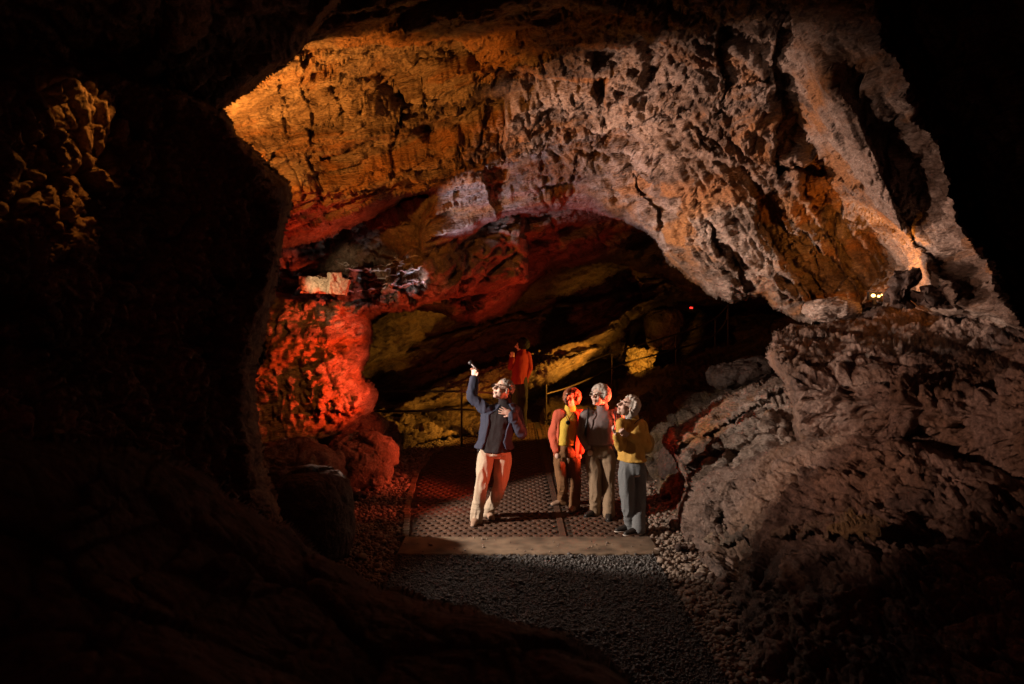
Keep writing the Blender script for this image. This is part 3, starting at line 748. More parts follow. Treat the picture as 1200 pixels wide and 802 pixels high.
# recess above the shelf with thin flowstone ledges
def d_recess(p, px, py):
    q = p @ (rot('Y', 14) @ rot('X', 35))
    return rock(p, BED, (.8, .9, 1.3), A=(.3, .2, .1, .05, .04), seed=33, strata=.22, sf=3.6, crack=.7)
sheet('cave_wall_recess', [(300, 180, 11.5), (560, 200, 12.2), (300, 340, 12.6), (400, 300, 12.4), (450, 335, 11.7), (520, 305, 11.4), (560, 290, 12.0), (400, 355, 12.0), (600, 350, 12.6)],
      [(250, 170), (620, 180), (620, 330), (560, 345), (480, 362), (420, 372), (380, 360), (250, 360)], M['brown'], disp=d_recess, seed=4, curl=14, thick=.5)
# second, red lit arch
def d_arch(p, px, py):
    return rock(p, BED, (.6, .8, 1.4), A=(.35, .15, .10, .05, .05), fr=(.6, 1.6, 4.2, 10), seed=44, strata=.25, sf=1.8, crack=.6)
sheet('cave_arch', [(420, 360, 12.2), (500, 340, 12.4), (560, 370, 12.6), (540, 290, 12.0), (650, 260, 12.8), (620, 330, 13.2), (700, 300, 14.2), (780, 300, 15.5), (820, 340, 16.5), (850, 300, 15), (700, 200, 12.0), (450, 260, 12.0), (900, 250, 14)],
      [(405, 240), (950, 200), (950, 345), (850, 352), (805, 345), (770, 322), (720, 308), (680, 312), (645, 322), (615, 342), (590, 368), (560, 380), (530, 376), (505, 364), (480, 360), (455, 366), (430, 380), (405, 380)],
      M['back'], disp=d_arch, seed=5, curl=20, thick=1.2)
# low sloping rear ceiling and the slab under it
def d_slab(p, px, py):
    return rock(p, rot('Y', -20), (.45, .6, 2.0), A=(.3, .12, .09, .05, .05), fr=(.5, 1.6, 4, 9), seed=55, strata=.30, sf=1.5, crack=.5)
sheet('rear_ceiling', [(420, 330, 14), (420, 430, 15.2), (430, 500, 15.0), (520, 400, 17.0), (520, 472, 15.2), (600, 380, 17.5), (640, 450, 15.6), (650, 330, 16.5), (735, 375, 16.8), (740, 320, 17.5), (820, 340, 19.5), (700, 250, 15.5), (600, 430, 16.2), (690, 400, 16.6), (850, 250, 18)],
      [(395, 300), (880, 220), (900, 362), (830, 362), (790, 352), (760, 362), (738, 374), (728, 392), (700, 418), (650, 446), (590, 466), (520, 480), (460, 492), (395, 512)],
      M['back'], disp=d_slab, seed=6, curl=12, thick=.8, skirt=2.0, shape=SLABF)
# far wall closing the chamber
sheet('rear_wall', [(300, 300, 22), (700, 300, 24), (950, 300, 22), (300, 520, 19), (600, 490, 21), (800, 480, 22), (950, 500, 17), (860, 400, 23)],
      [(200, 220), (1080, 220), (1080, 560), (200, 560)], M['back'], step=2.6, disp=lambda p, px, py: rock(p, BED, (.5, .7, 1.2), A=(.9, .6, .35, .14, .1), fr=(.3, .7, 1.7, 4), seed=66), seed=7)
# yellow lit bank below the slab
sheet('rock_bank', [(420, 470, 15.5), (420, 530, 13.6), (500, 480, 16.2), (520, 512, 14.9), (600, 490, 17), (600, 510, 15.6), (640, 500, 16)],
      [(400, 462), (470, 470), (540, 474), (585, 472), (610, 498), (560, 508), (520, 515), (470, 526), (430, 532), (400, 540)], M['back'], kind='structure',
      disp=lambda p, px, py: rock(p, rot('Y', 12), (.7, .9, 1.6), A=(.4, .25, .14, .06, .05), seed=77, strata=.2, sf=2.0), seed=8, curl=10, thick=.4, step=1.5)
# rising ground on the right behind the group
sheet('rising_ground', [(620, 500, 17), (700, 500, 15.5), (700, 460, 18), (780, 520, 12.5), (780, 450, 16.5), (850, 500, 12.0), (850, 420, 18), (920, 440, 13), (920, 380, 19), (1000, 380, 14), (1000, 520, 10), (760, 560, 11.6), (800, 600, 10)],
      [(640, 470), (700, 450), (780, 428), (850, 405), (900, 392), (960, 372), (1040, 372), (1040, 620), (790, 640), (772, 590), (765, 560), (740, 530), (690, 512), (650, 508), (630, 495)], M['back'],
      disp=lambda p, px, py: rock(p, BED, (.8, .9, 1.1), A=(.35, .28, .16, .07, .05), seed=88), seed=9, curl=12, thick=.5)

M['calcite'] = plain('white_calcite', (.55, .50, .48), .45, 30, .2, .3)
def ribs():
    r = random.Random(5); c = MB()
    L_ = [[(392, 306), (420, 313), (450, 309), (492, 301)], [(394, 326), (440, 326), (480, 319), (500, 311)], [(404, 343), (440, 339), (470, 335), (498, 326)],
          [(398, 316), (430, 319), (458, 316), (486, 309)], [(455, 300), (470, 308), (480, 318)], [(430, 327), (452, 333), (470, 335)]]
    for pts in L_:
        P_ = catmull(pts, 9); out = []; rad = []
        for p in P_:
            out.append(on('cave_wall_recess', p[0] + r.uniform(-2, 2), p[1] + r.uniform(-1.1, 1.1), .01)); rad.append(r.choice([.003, .006, .012, .018]))
        c.tube(out, rad, sub=1, seg=7)
        for _ in range(12):
            i = r.randrange(len(out) - 1); a = out[i]; b = a + vec((r.uniform(-.16, .16), -.01, r.uniform(-.05, .05))); c.tube([a, (a + b) / 2 + vec((0, -.02, .02)), b], [.010, .007, .003], sub=1, seg=6)
    o = c.build('flowstone', M['calcite']); tag(o, 'thin white calcite ribs running along the dark recess above the red column', 'flowstone')
ribs()
# right side: ledge, tongue slab and the big dome
def d_ledge(p, px, py):
    top = np.clip((430 - py) / 40, 0, 1)
    return rock(p, rot('Y', -12), (1, 1, 1.2), A=(.28, .14, .09, .045, .04), fr=(.8, 1.8, 4.8, 11), seed=101, crack=.8, pits=.13)
sheet('rock_ledge', [(897, 412, 7.9), (912, 392, 8.3), (940, 381, 8.9), (1000, 368, 9.6), (1060, 352, 9.8), (1120, 352, 9.0), (925, 420, 7.5), (960, 450, 7.2), (1000, 400, 7.7), (1060, 400, 7.3), (1100, 450, 6.4), (1200, 420, 6.2), (1200, 470, 5.4), (1200, 560, 5.6), (1000, 600, 7.9), (1150, 620, 6.9), (1350, 640, 5.2), (930, 580, 8.4),
      (1000, 520, 7.1), (930, 500, 7.6), (925, 530, 7.6), (1350, 450, 4.2), (1350, 560, 4.4), (1100, 385, 8.2)],
      [(897, 412), (908, 393), (940, 379), (985, 370), (1010, 362), (1060, 349), (1100, 345), (1150, 362), (1200, 385), (1400, 420), (1400, 640), (1150, 620), (1050, 590), (950, 590), (935, 530), (925, 480), (918, 445), (905, 430)],
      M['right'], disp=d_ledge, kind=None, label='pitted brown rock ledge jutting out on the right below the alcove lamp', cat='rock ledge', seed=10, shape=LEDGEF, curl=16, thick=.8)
def d_dome(p, px, py):
    return rock(p, STEEP, (.8, 1, 1.3), A=(.26, .14, .11, .055, .05), fr=(.7, 1.8, 5, 12), seed=219, crack=.6, pits=.0)
sheet('rock_dome', [(795, 600, 8.6), (805, 640, 8.1), (845, 700, 6.9), (870, 802, 5.3), (880, 950, 4.2), (825, 560, 8.3), (870, 540, 8.0), (940, 515, 7.2), (1000, 508, 6.6), (1100, 540, 5.8), (1000, 580, 6.2), (900, 600, 6.9), (950, 700, 5.6), (1000, 800, 4.6), (1200, 600, 4.9), (1200, 802, 3.7), (1400, 700, 3.3), (1400, 950, 2.7)],
      [(815, 556), (870, 536), (940, 513), (1000, 503), (1060, 512), (1120, 535), (1200, 560), (1420, 600), (1420, 980), (885, 980), (872, 860), (862, 802), (852, 740), (838, 700), (812, 655), (796, 620), (794, 590)],
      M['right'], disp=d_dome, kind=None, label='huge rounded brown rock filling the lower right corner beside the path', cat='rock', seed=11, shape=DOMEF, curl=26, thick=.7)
sheet('rock_slab', [(778, 515, 9.6), (800, 492, 9.8), (840, 466, 10.0), (912, 440, 9.6), (800, 560, 8.9), (870, 540, 8.3), (930, 520, 7.9), (850, 500, 9.0), (900, 470, 8.6), (790, 540, 9.4)],
      [(777, 518), (788, 500), (815, 483), (850, 464), (885, 448), (920, 436), (960, 440), (970, 560), (900, 575), (830, 580), (806, 575), (800, 556), (788, 535)],
      M['lime'], disp=lambda p, px, py: rock(p, rot('Y', -26), (.7, .9, 1.5), A=(.2, .14, .10, .05, .055), fr=(.8, 1.9, 4.6, 11), seed=121, strata=.22, sf=2.4, crack=.9, pits=.10),
      kind=None, label='pale tilted rock slab pointing towards the group from the right', cat='rock slab', seed=12, shape=SLAB2, curl=10, thick=.5)

# left: near dark wall, red column of rock, shelf
def d_left(p, px, py):
    return rock(p, rot('Y', 8), (1, 1, .8), A=(.28, .11, .075, .045, .04), fr=(.9, 2.4, 6.5, 16), seed=131, crack=.8, pits=.09)
sheet('near_wall', [(-300, 50, 2.6), (-300, 800, 2.2), (0, 150, 3.6), (100, 130, 4.1), (190, 160, 4.5), (262, 127, 5.2), (335, 220, 5.6), (325, 290, 5.4), (300, 430, 5.2), (300, 520, 5.2), (150, 400, 4.2), (0, 500, 3.2), (330, 640, 5.4), (150, 700, 3.6), (-100, -50, 3.2)],
      [(-300, 20), (-50, 58), (60, 62), (150, 84), (215, 104), (262, 128), (290, 170), (318, 198), (337, 214), (340, 240), (329, 290), (322, 340), (306, 400), (300, 440), (302, 500), (308, 545), (330, 600), (345, 660), (345, 900), (-300, 900)],
      M['brown'], disp=d_left, seed=13, curl=24, thick=1.0, step=1.8, skirt=.9)
sheet('near_ceiling', [(-300, -200, 2.2), (500, -200, 3.6), (0, 50, 4.4), (250, 110, 6.0), (330, 60, 5.6), (400, -5, 5.0), (150, 0, 4.2), (700, -100, 5)],
      [(-300, -220), (700, -220), (560, -60), (405, -4), (372, 34), (345, 62), (312, 92), (285, 116), (250, 132), (200, 150), (-300, 150)],
      M['brown'], disp=lambda p, px, py: rock(p, BED, A=(.25, .14, .08, .04, .03), seed=141), seed=14, curl=16, thick=.8, step=2.2)
def d_col(p, px, py):
    k = np.clip((px - 345 + 20 * fbm(p * 2, 2, 4)) / 30, 0, 1)
    s = rock(p, BED, (1, 1, 1), A=(.2, .08, .05, .025, .03), seed=151, strata=.05, sf=3)
    r = rock(p, STEEP, (1, 1, 1), A=(.2, .14, .10, .055, .07), fr=(.8, 2.2, 5, 11), seed=152, crack=.9, pits=.10)
    return s * (1 - k) + r * k
sheet('rock_column', [(280, 340, 12.2), (350, 345, 12.0), (410, 350, 11.9), (433, 380, 12.6), (300, 430, 11.7), (360, 430, 11.4), (400, 430, 11.4), (430, 440, 12.2), (300, 520, 11.5), (420, 470, 11.3), (390, 510, 11.3)],
      [(270, 345), (330, 339), (380, 341), (415, 344), (430, 356), (437, 385), (433, 415), (424, 442), (438, 452), (441, 466), (436, 482), (420, 494), (405, 506), (392, 525), (380, 560), (270, 560)],
      M['lime'], disp=d_col, kind=None, label='rough rock column bathed in red light at the left of the cave', cat='rock column', seed=15, curl=16, thick=.9)
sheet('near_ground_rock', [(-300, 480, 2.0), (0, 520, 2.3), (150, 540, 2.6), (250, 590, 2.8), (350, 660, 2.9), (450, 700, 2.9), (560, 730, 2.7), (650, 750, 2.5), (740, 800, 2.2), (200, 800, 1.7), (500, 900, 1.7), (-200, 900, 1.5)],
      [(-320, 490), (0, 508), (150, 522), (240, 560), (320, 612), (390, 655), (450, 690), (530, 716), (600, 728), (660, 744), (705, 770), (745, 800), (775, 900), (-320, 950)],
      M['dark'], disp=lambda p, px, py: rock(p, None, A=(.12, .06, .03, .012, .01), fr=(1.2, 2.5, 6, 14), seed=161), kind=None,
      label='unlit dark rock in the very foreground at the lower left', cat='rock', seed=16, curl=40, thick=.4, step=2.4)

# ------------------------------------------------------------------ loose rocks
GR = 'boulders at the foot of the cave walls'
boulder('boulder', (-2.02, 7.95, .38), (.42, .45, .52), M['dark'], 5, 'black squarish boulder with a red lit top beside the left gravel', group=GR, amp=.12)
boulder('boulder', (-2.85, 10.3, .35), (.65, .5, .42), M['brown'], 6, 'low brown boulder in shade at the foot of the red column, left side', group=GR)
boulder('boulder', (-2.15, 11.2, .35), (.5, .45, .45), M['brown'], 7, 'dark brown boulder right below the red column', group=GR)
boulder('boulder', W(425, 512, 13.2), (.42, .4, .42), M['brown'], 8, 'dark boulder between the red column and the yellow lit bank', group=GR)
boulder('boulder', W(458, 512, 13.6), (.16, .15, .30), M['lime'], 9, 'slim pale splinter of rock standing at the end of the left gravel', 'rock', amp=.35, n=50, R=rot('Y', -22))
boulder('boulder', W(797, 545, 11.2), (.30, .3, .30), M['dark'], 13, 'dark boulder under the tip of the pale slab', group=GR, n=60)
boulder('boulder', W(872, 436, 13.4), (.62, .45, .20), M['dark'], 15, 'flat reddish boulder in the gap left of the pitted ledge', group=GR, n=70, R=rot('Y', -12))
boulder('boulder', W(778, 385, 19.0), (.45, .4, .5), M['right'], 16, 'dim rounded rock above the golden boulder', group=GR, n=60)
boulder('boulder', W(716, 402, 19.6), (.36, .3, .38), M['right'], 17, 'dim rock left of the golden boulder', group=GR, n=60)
boulder('boulder', W(975, 362, 8.9), (.28, .25, .12), M['lime'], 20, 'flat grey stone at the lip of the ledge left of the alcove lamp', 'stone', n=60)
# blocks on the shelf
def block(px, py, d, h, R, lab, seed, mat=None, grp='broken blocks on the rock shelf', amp=1.0, name='stone_block'):
    n = 26; mbk = []
    g = np.linspace(-1, 1, n); faces = []; vs = []; k = 0
    for ax in range(3):
        for sgn in (-1, 1):
            a, b = np.meshgrid(g, g, indexing='ij'); v = np.zeros((n, n, 3)); v[..., ax] = sgn; v[..., (ax + 1) % 3] = a; v[..., (ax + 2) % 3] = b
            vs.append(v.reshape(-1, 3)); idx = np.arange(n * n).reshape(n, n) + k; k += n * n
            q = np.stack([idx[:-1, :-1].ravel(), idx[1:, :-1].ravel(), idx[1:, 1:].ravel(), idx[:-1, 1:].ravel()], -1)
            faces.append(q if sgn > 0 else q[:, ::-1])
    v = np.vstack(vs); L_ = np.linalg.norm(v, axis=1)[:, None]
    v = v * (1 - .10 * (L_ - 1) ** 1.5)
    p = v * np.array(h)
    w_ = p * 6 + seed * 5.1
    dd = amp * .03 * np.stack([fbm(w_, 3, seed), fbm(w_ + 9, 3, seed), fbm(w_ + 19, 3, seed)], -1); f_, c_ = facet(p * 9 + seed, seed); p = p + dd + v / L_ * (f_ * .02 * amp - .012 * (amp - 1) * np.exp(-c_ * 8))[:, None]
    p = p @ R.T + np.array([0, 0, h[2]])
    o = mk(name, p, np.concatenate(faces), mat or M['cream']); o.location = W(px, py, d); tag(o, lab, name.replace('_', ' '), grp)
M['cream'] = rock_mat('cream_block', (.30, .22, .15), (.46, .36, .26), (.58, .48, .36), (.4, .26, .12), bump=.6)
block(369, 343, 11.5, (.20, .14, .11), rot('Z', 12), 'long flat cream block on the shelf, left of its two neighbours', 1, amp=1.8)
block(391, 345, 11.35, (.085, .10, .16), rot('Y', 4) @ rot('Z', 30), 'upright cream block in the middle of the shelf group', 2)
block(403, 346, 11.4, (.07, .09, .12), rot('Y', 14), 'short leaning cream block at the right end of the shelf group', 3)

M['gold'] = rock_mat('cream_rock', (.26, .16, .07), (.42, .32, .18), (.5, .4, .25), (.3, .18, .05), bump=1.0)
block(750, 432, 19.2, (.27, .24, .23), rot('Y', 14) @ rot('Z', 20), 'big cracked cream block lit golden behind the handrail', 9, M['gold'], 'golden lit blocks behind the handrail', 4.0)
block(748, 446, 18.9, (.24, .2, .13), rot('Y', 18) @ rot('Z', -15), 'broken cream block lying just below the big golden one', 10, M['gold'], 'golden lit blocks behind the handrail', 4.5)
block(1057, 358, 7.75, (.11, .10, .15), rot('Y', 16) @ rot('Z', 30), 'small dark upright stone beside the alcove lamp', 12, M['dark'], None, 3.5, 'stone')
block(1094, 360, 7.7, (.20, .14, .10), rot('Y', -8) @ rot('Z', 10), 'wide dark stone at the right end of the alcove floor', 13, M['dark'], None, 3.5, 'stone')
# ------------------------------------------------------------------ floor
def flat(name, poly, z, mat, res=.06, disp=0.0, label=None):
    P_ = np.array(poly, float); x0, y0 = P_.min(0); x1, y1 = P_.max(0)
    gx, gy = np.meshgrid(np.arange(x0, x1, res), np.arange(y0, y1, res)); sd = sdist(gx, gy, poly); keep = sd > 0
    h, w = gx.shape; idx = np.arange(h * w).reshape(h, w)
    fk = keep[:-1, :-1] & keep[1:, :-1] & keep[:-1, 1:] & keep[1:, 1:]
    fa = np.stack([idx[:-1, :-1][fk], idx[:-1, 1:][fk], idx[1:, 1:][fk], idx[1:, :-1][fk]], -1)
    q = np.stack([gx.ravel() * 3, gy.ravel() * 3, 0 * gx.ravel()], -1)
    zz = z + disp * fbm(q, 4, 3) if disp else np.full(gx.size, z)
    C = np.stack([gx.ravel(), gy.ravel(), zz], -1); u = np.unique(fa); mp = np.full(len(C), -1); mp[u] = np.arange(len(u))
    return tag(mk(name, C[u], mp[fa], mat), kind='structure')
LEFT = [(-1.13, 0), (-1.13, 8.6), (-1.30, 10), (-1.42, 12), (-1.36, 13.6), (-1.0, 15.2), (-.2, 16.8), (1.0, 18.2)]
RIGHT = [(4.0, 18.2), (3.2, 16.0), (2.5, 14), (2.0, 12), (1.72, 10), (1.50, 8.6), (1.45, 8.0), (1.42, 0)]
def edge(pts, y):
    p = sorted(pts, key=lambda a: a[1]); return np.interp(y, [a[1] for a in p], [a[0] for a in p])
flat('ground', [(-14, -3), (14, -3), (14, 30), (-14, 30)], -.03, M['soil'], .12, .03)
flat('gravel_path', [(-1.13, -2), (1.42, -2), (1.45, 8.02), (-1.13, 8.02)], .004, M['asphalt'], .03, .006)
flat('paving', [a for a in LEFT if a[1] > 8.5] + [a for a in RIGHT if a[1] > 8.5], -.004 + .006, M['infill'], .04, .004)
# concrete threshold with a slightly worn front edge
c = MB()
n = 60; vs = []; fs = []
for i in range(n + 1):
    x = -1.16 + (2.66) * i / n; j = .012 * math.sin(i * 1.7) + random.uniform(-.008, .008)
    vs += [(x, 7.98 + j, -.05), (x, 7.98 + j, .022), (x, 8.0 + j, .03), (x, 8.58, .03), (x, 8.60, .0)]
for i in range(n):
    for k in range(4): a = i * 5 + k; fs.append((a, a + 5, a + 6, a + 1))
tag(mk('concrete_threshold', vs, fs, M['concrete']), kind='structure')
# honeycomb lattice of the permeable pavers, raised above its infill
vs = []; fs = []; sx = .112; sy = .112 * .95
row = 0; y = 8.64
while y < 17.6:
    x0, x1 = edge(LEFT, y) + .07, edge(RIGHT, y) - .07
    x = math.floor(x0 / sx) * sx + (sx / 2 if row % 2 else 0)
    while x < x1:
        if x > x0 and not (abs(x - .56) < sx * .55):
            tz = .016 + random.uniform(-.0015, .0015); b0 = len(vs)
            R0 = sx * .577; ri = R0 * random.uniform(.60, .66)
            for rr, zz in ((R0 * 1.0, tz), (ri, tz), (ri * .93, .004)):
                for k in range(6):
                    a = math.pi / 6 + k * math.pi / 3; vs.append((x + rr * math.cos(a), y + rr * math.sin(a) * 1.09, zz))
            for r_i in (0, 1):
                for k in range(6): fs.append((b0 + r_i * 6 + k, b0 + r_i * 6 + (k + 1) % 6, b0 + (r_i + 1) * 6 + (k + 1) % 6, b0 + (r_i + 1) * 6 + k))
        x += sx
    row += 1; y += sy
tag(mk('paving_lattice', vs, fs, M['lattice'], smooth=False), kind='structure')
c = MB(); c.box((.56, 12.6, .008), (.035, 4.0, .009)); o = c.build('paving_joint', M['lattice'], smooth=False); tag(o, kind='structure')
# kerb of small setts along the left edge of the paving
vs = []; c = MB()
y = 8.65
while y < 16.5:
    x = float(edge(LEFT, y)); c.box((x - .03 + random.uniform(-.008, .008), y, .006), (.035, .05, .018 + random.uniform(0, .006))); y += .115
tag(c.build('kerb', M['concrete'], smooth=False), kind='structure')

ico = None
def icos():
    t = (1 + 5 ** .5) / 2
    v = np.array([(-1, t, 0), (1, t, 0), (-1, -t, 0), (1, -t, 0), (0, -1, t), (0, 1, t), (0, -1, -t), (0, 1, -t), (t, 0, -1), (t, 0, 1), (-t, 0, -1), (-t, 0, 1)], float)
    v /= np.linalg.norm(v[0])
    f = np.array([(0, 11, 5), (0, 5, 1), (0, 1, 7), (0, 7, 10), (0, 10, 11), (1, 5, 9), (5, 11, 4), (11, 10, 2), (10, 7, 6), (7, 1, 8), (3, 9, 4), (3, 4, 2), (3, 2, 6), (3, 6, 8), (3, 8, 9), (4, 9, 5), (2, 4, 11), (6, 2, 10), (8, 6, 7), (9, 8, 1)])
    return v, f
def stones(name, xy, size, mat, label, z=0.0, octa=False):
    n = len(xy)
    if octa:
        v = np.array([(1, 0, 0), (0, 1, 0), (-1, 0, 0), (0, -1, 0), (0, 0, 1), (0, 0, -1)], float); f = np.array([(0, 1, 4), (1, 2, 4), (2, 3, 4), (3, 0, 4), (1, 0, 5), (2, 1, 5), (3, 2, 5), (0, 3, 5)])
    else: v, f = icos()
    m = len(v); S = rng.lognormal(0, .42, (n, 1, 1)) * size
    ax = rng.uniform(.65, 1.25, (n, 1, 3)); ax[..., 2] *= .72
    P_ = v[None] * (1 + rng.normal(0, .13, (n, m, 1))) * ax * S
    a = rng.uniform(0, 6.28, n); ca, sa = np.cos(a), np.sin(a); b = rng.normal(0, .35, n); cb, sb = np.cos(b), np.sin(b)
    x = P_[..., 0] * cb[:, None] + P_[..., 2] * sb[:, None]; zz = -P_[..., 0] * sb[:, None] + P_[..., 2] * cb[:, None]
    X = x * ca[:, None] - P_[..., 1] * sa[:, None]; Y_ = x * sa[:, None] + P_[..., 1] * ca[:, None]
    P_ = np.stack([X + xy[:, :1], Y_ + xy[:, 1:2], zz + z + S[:, :, 0] * rng.uniform(.1, .8, (n, 1))], -1)
    fa = (f[None] + (np.arange(n) * m)[:, None, None]).reshape(-1, 3)
    return tag(mk(name, P_.reshape(-1, 3), fa, mat, smooth=False), label, 'gravel', kind='stuff')
def scatter(n, x0, x1, y0, y1, cond):
    p = np.stack([rng.uniform(x0, x1, n), rng.uniform(y0, y1, n)], -1); return p[cond(p)]
A_ = scatter(17000, 1.3, 2.6, 4.6, 11.5, lambda p: (p[:, 0] > edge(RIGHT, p[:, 1]) + .01))
B_ = scatter(30000, -3.6, -1.1, 6.0, 15.5, lambda p: (p[:, 0] < edge(LEFT, p[:, 1]) - .06))
stones('gravel', np.vstack([A_, B_]), .0155, M['pebble'], 'brown gravel strips along both sides of the path', -.012)
C_ = scatter(52000, -1.14, 1.44, 4.7, 8.0, lambda p: p[:, 0] > -9)
stones('dark_gravel', C_, .0085, M['chips'], 'fine dark chippings in front of the concrete threshold', .004, True)

D_ = scatter(260, -1.3, 1.8, 8.6, 13, lambda p: (p[:, 0] > edge(LEFT, p[:, 1])) & (p[:, 0] < edge(RIGHT, p[:, 1])) & (rng.uniform(0, 1, len(p)) < np.exp(-np.minimum(p[:, 0] - edge(LEFT, p[:, 1]), edge(RIGHT, p[:, 1]) - p[:, 0]) * 5) + .03))
E_ = scatter(160, -1.15, 1.45, 8.0, 8.58, lambda p: rng.uniform(0, 1, len(p)) < .35)
stones('stray_pebbles', np.vstack([D_, E_]), .009, M['pebble'], 'stray pebbles kicked onto the paving and the threshold', .03)
F_ = np.stack([np.interp(np.linspace(0, 1, 150), [0, 1], [0, 1]), np.linspace(5.2, 11.0, 150)], -1); F_[:, 0] = edge(RIGHT, F_[:, 1]) + rng.uniform(.25, .75, 150)
G_ = scatter(150, -3.4, -1.9, 9.0, 13.5, lambda p: p[:, 0] > -99)
stones('rubble', np.vstack([F_, G_]), .045, M['right'], 'small broken stones along the foot of the rock walls', 0)
# ------------------------------------------------------------------ railings
def rail(label, rails, posts, r=.022):
    root = empty('railing', tuple(np.array(posts[0][1])), label, 'railing'); L0 = vec(posts[0][1])
    for pts in rails: c = MB(); c.tube([vec(p) - L0 for p in pts], [r] * len(pts), sub=5, seg=10); c.build('rail', M['steel'], root)
    for a, b in posts: c = MB(); c.tube([vec(a) - L0, vec(b) - L0], [r * .95] * 2, sub=2, seg=10); c.build('post', M['steel'], root)
def g(px, py, d): return W(px, py, d)
rail('dark two bar metal railing in front of the yellow lit bank on the left', [[g(425, 458, 14.4), g(485, 459, 14.4), g(543, 459, 14.4), g(600, 462, 14.6)], [g(425, 482, 14.4), g(485, 482, 14.4), g(541, 480, 14.4), g(600, 484, 14.6)]],
     [(g(541, 457, 14.4), g(541, 525, 14.4)), (g(598, 460, 14.6), g(598, 523, 14.6))], .02)
rail('curving metal handrail climbing the steps on the right behind the group',
     [[g(640, 437, 16.4), g(672, 430, 16.8), g(717, 414, 17.5), g(755, 403, 18), g(792, 392, 18.4), g(815, 385, 18.7), g(838, 373, 19), g(853, 358, 19)],
      [g(640, 462, 16.4), g(672, 452, 16.8), g(717, 432, 17.5), g(745, 422, 18), g(772, 415, 18.2), g(793, 409, 18.4), g(817, 402, 18.7), g(838, 392, 19), g(850, 377, 19), g(853, 362, 19)]],
     [(g(640, 437, 16.4), g(640, 492, 16.4)), (g(717, 414, 17.5), g(717, 462, 17.5)), (g(792, 392, 18.4), g(792, 438, 18.4)), (g(838, 373, 19), g(838, 418, 19)), (g(853, 357, 19), g(853, 412, 19))], .02)
rail('short lower length of handrail by the steps at the right', [[g(806, 441, 17.2), g(820, 436, 17.4), g(834, 428, 17.6)]], [(g(808, 441, 17.2), g(808, 470, 17.2)), (g(832, 429, 17.6), g(832, 462, 17.6))], .018)

# ------------------------------------------------------------------ lamps
def emit(name, col, s):
    m, nt, b = newmat(name); b.inputs['Base Color'].default_value = (*col, 1); b.inputs['Emission Color'].default_value = (*col, 1); b.inputs['Emission Strength'].default_value = s; return m
lp = W(1026, 347, 8.75)
la = empty('floodlight', tuple(lp), 'small glowing warm lamp on the alcove floor beside a dark stone', 'lamp')
c = MB(); c.box((0, .03, .0), (.07, .03, .045)); c.box((0, .03, -.06), (.015, .015, .03)); c.build('housing', M['black'], la, smooth=False)
c = MB(); c.ball((-.03, -.01, .004), (.024, .012, .018)); c.ball((.03, -.01, -.004), (.017, .010, .013)); c.ball((.062, -.01, .012), (.008, .006, .008)); c.build('lamp_glass', emit('warm_lamp', (1, .55, .16), 7), la, smooth=False)
rp = W(810, 361, 19.0)
la = empty('marker_light', tuple(rp), 'tiny red marker light glowing at the top of the steps', 'lamp')
c = MB(); c.box((0, .02, 0), (.05, .02, .03)); c.build('housing', M['black'], la, smooth=False)
c = MB(); c.box((0, -.004, 0), (.035, .004, .018)); c.build('lamp_glass', emit('red_lamp', (1, .03, .02), 3), la, smooth=False)

def spot(name, loc, tgt, col, power, cone=60, r=.05, blend=.4):
    l = bpy.data.lights.new(name, 'SPOT'); l.energy = power; l.color = col; l.spot_size = math.radians(cone); l.spot_blend = blend; l.shadow_soft_size = r
    o = bpy.data.objects.new(name, l); COL.objects.link(o); o.location = loc
    o.rotation_euler = (Vector(tgt) - Vector(loc)).to_track_quat('-Z', 'Y').to_euler(); return o
def point(name, loc, col, power, r=.05):
    l = bpy.data.lights.new(name, 'POINT'); l.energy = power; l.color = col; l.shadow_soft_size = r
    o = bpy.data.objects.new(name, l); COL.objects.link(o); o.location = loc; return o
WHITE = (1, .82, .69); AMBER = (1, .34, .05); REDC = (1, .055, .018); YEL = (1, .43, .05); PINK = (1, .64, .50)
spot('key_light', (-4.0, 7.75, 2.3), (0.0, 9.1, 1.45), WHITE, 1700, 52, .08, .25)
spot('gravel_light', (-1.0, 8.6, 2.9), (.6, 6.7, 0), WHITE, 80, 62, .08, .8)
spot('mass_light', (-3.0, 8.8, 1.8), tuple(W(790, 240, 9)), PINK, 2300, 56, .05, .9)
spot('ledge_light', (-1.45, 4.6, 1.9), tuple(W(1060, 435, 6.8)), (1, .58, .43), 560, 48, .04, .9)
spot('buttress_light', (-1.45, 4.5, 2.6), tuple(W(960, 200, 6.9)), PINK, 230, 38, .04, 1.0)
spot('crest_light', tuple(W(462, 345, 10.3)), tuple(W(610, 240, 11.0)), (.80, .76, 1), 190, 62, .03)
spot('web_light', tuple(W(515, 335, 11.0)), tuple(W(440, 318, 11.9)), (.86, .84, 1), 16, 48, .03)
spot('red_people', (1.90, 9.75, 1.15), (-1.6, 10.3, 1.45), (1, .10, .038), 850, 66, .14)
spot('red_guide', (1.6, 7.6, .6), (-.22, 9.26, .85), (1, .085, .03), 150, 30, .12, .7)
spot('red_column', (-.7, 10.1, 1.5), tuple(W(385, 425, 11.4)), (1, .075, .022), 900, 50, .05, .6)
spot('red_arch', tuple(W(640, 420, 11.8)), tuple(W(600, 300, 12.5)), REDC, 75, 110, .06)
spot('red_recess', tuple(W(350, 325, 9.3)), tuple(W(400, 240, 9.9)), REDC, 14, 100, .04)
spot('lip_light', tuple(W(492, 392, 12.1)), tuple(W(510, 362, 12.5)), (1, .26, .05), 7, 70, .04, 1.0)
spot('amber_ceiling', tuple(W(262, 215, 7.3)), tuple(W(400, 130, 8.4)), AMBER, 310, 100, .05)
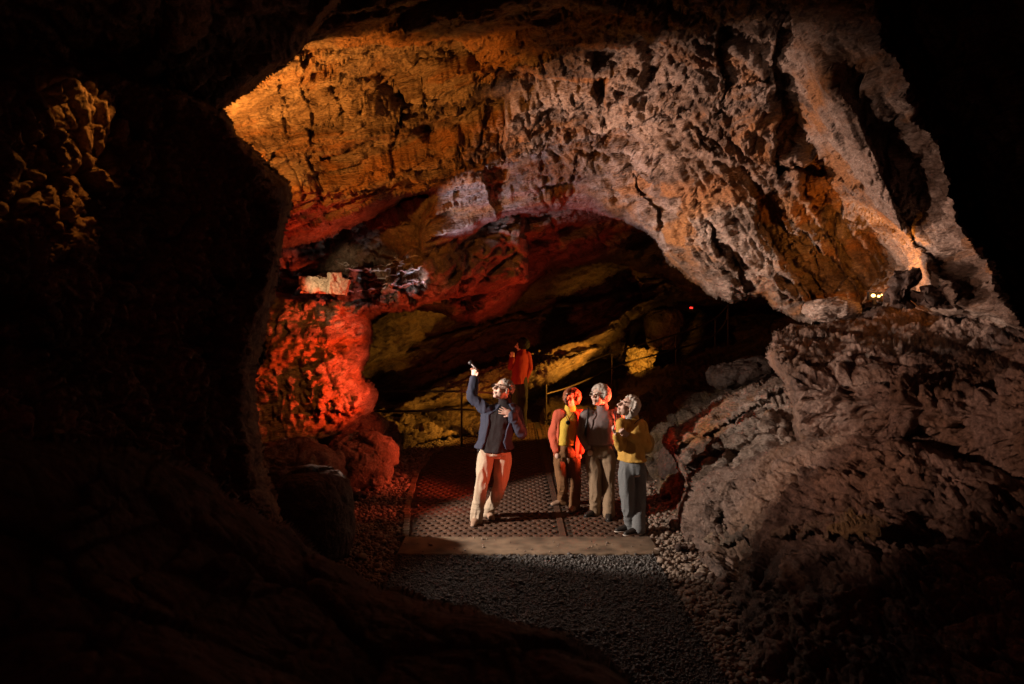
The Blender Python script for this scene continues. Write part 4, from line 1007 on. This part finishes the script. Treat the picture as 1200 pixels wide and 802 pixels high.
spot('amber_ceiling_far', tuple(W(430, 330, 9.0)), tuple(W(540, 130, 9)), AMBER, 55, 110, .05)
spot('column_fill', (-1.6, 9.0, 3.2), tuple(W(330, 430, 11.5)), AMBER, 110, 44, .05)
spot('shelf_light', tuple(W(350, 328, 10.7)), tuple(W(388, 336, 11.4)), (1, .68, .4), 26, 60, .04)
spot('slab_light', tuple(W(742, 428, 15.5)), tuple(W(655, 446, 16.2)), YEL, 400, 86, .05, .4)
spot('roof_fill', tuple(W(560, 452, 13.6)), tuple(W(610, 385, 17.0)), (1, .17, .06), 55, 100, .08, 1.0)  # dim red fill added to lift the dark rear roof
spot('slab_light_left', tuple(W(606, 482, 14.2)), tuple(W(500, 474, 15.4)), YEL, 100, 44, .05, .7)
spot('slab_light_middle', tuple(W(572, 486, 14.4)), tuple(W(566, 452, 15.9)), YEL, 90, 80, .05, .9)
spot('slab_light_end', tuple(W(722, 428, 15.6)), tuple(W(712, 394, 16.8)), YEL, 80, 70, .05, .9)
spot('bank_light', tuple(W(590, 480, 14.6)), tuple(W(480, 506, 15)), YEL, 80, 60, .05, .6)
spot('boulder_light', tuple(W(742, 440, 17.0)), tuple(W(751, 418, 19.2)), YEL, 260, 24, .05)
spot('alcove_light', tuple(W(1028, 334, 8.15)), tuple(W(1040, 285, 8.8)), AMBER, 85, 140, .03, 1.0)
spot('near_wall_light', (-1.7, 4.3, 4.0), tuple(W(112, 146, 4.1)), AMBER, 34, 36, .03)

# ------------------------------------------------------------------ world and output
w = bpy.data.worlds.new('World'); sc.world = w; w.use_nodes = True
bg_ = w.node_tree.nodes['Background']; bg_.inputs[0].default_value = (1, .20, .14, 1); bg_.inputs[1].default_value = .030
sc.view_settings.view_transform = 'Standard'; sc.view_settings.look = 'None'; sc.view_settings.exposure = 0; sc.view_settings.gamma = 1
sc.cycles.max_bounces = 3; sc.cycles.diffuse_bounces = 2; sc.cycles.glossy_bounces = 1; sc.cycles.adaptive_threshold = .03
sc.cycles.use_denoising = True
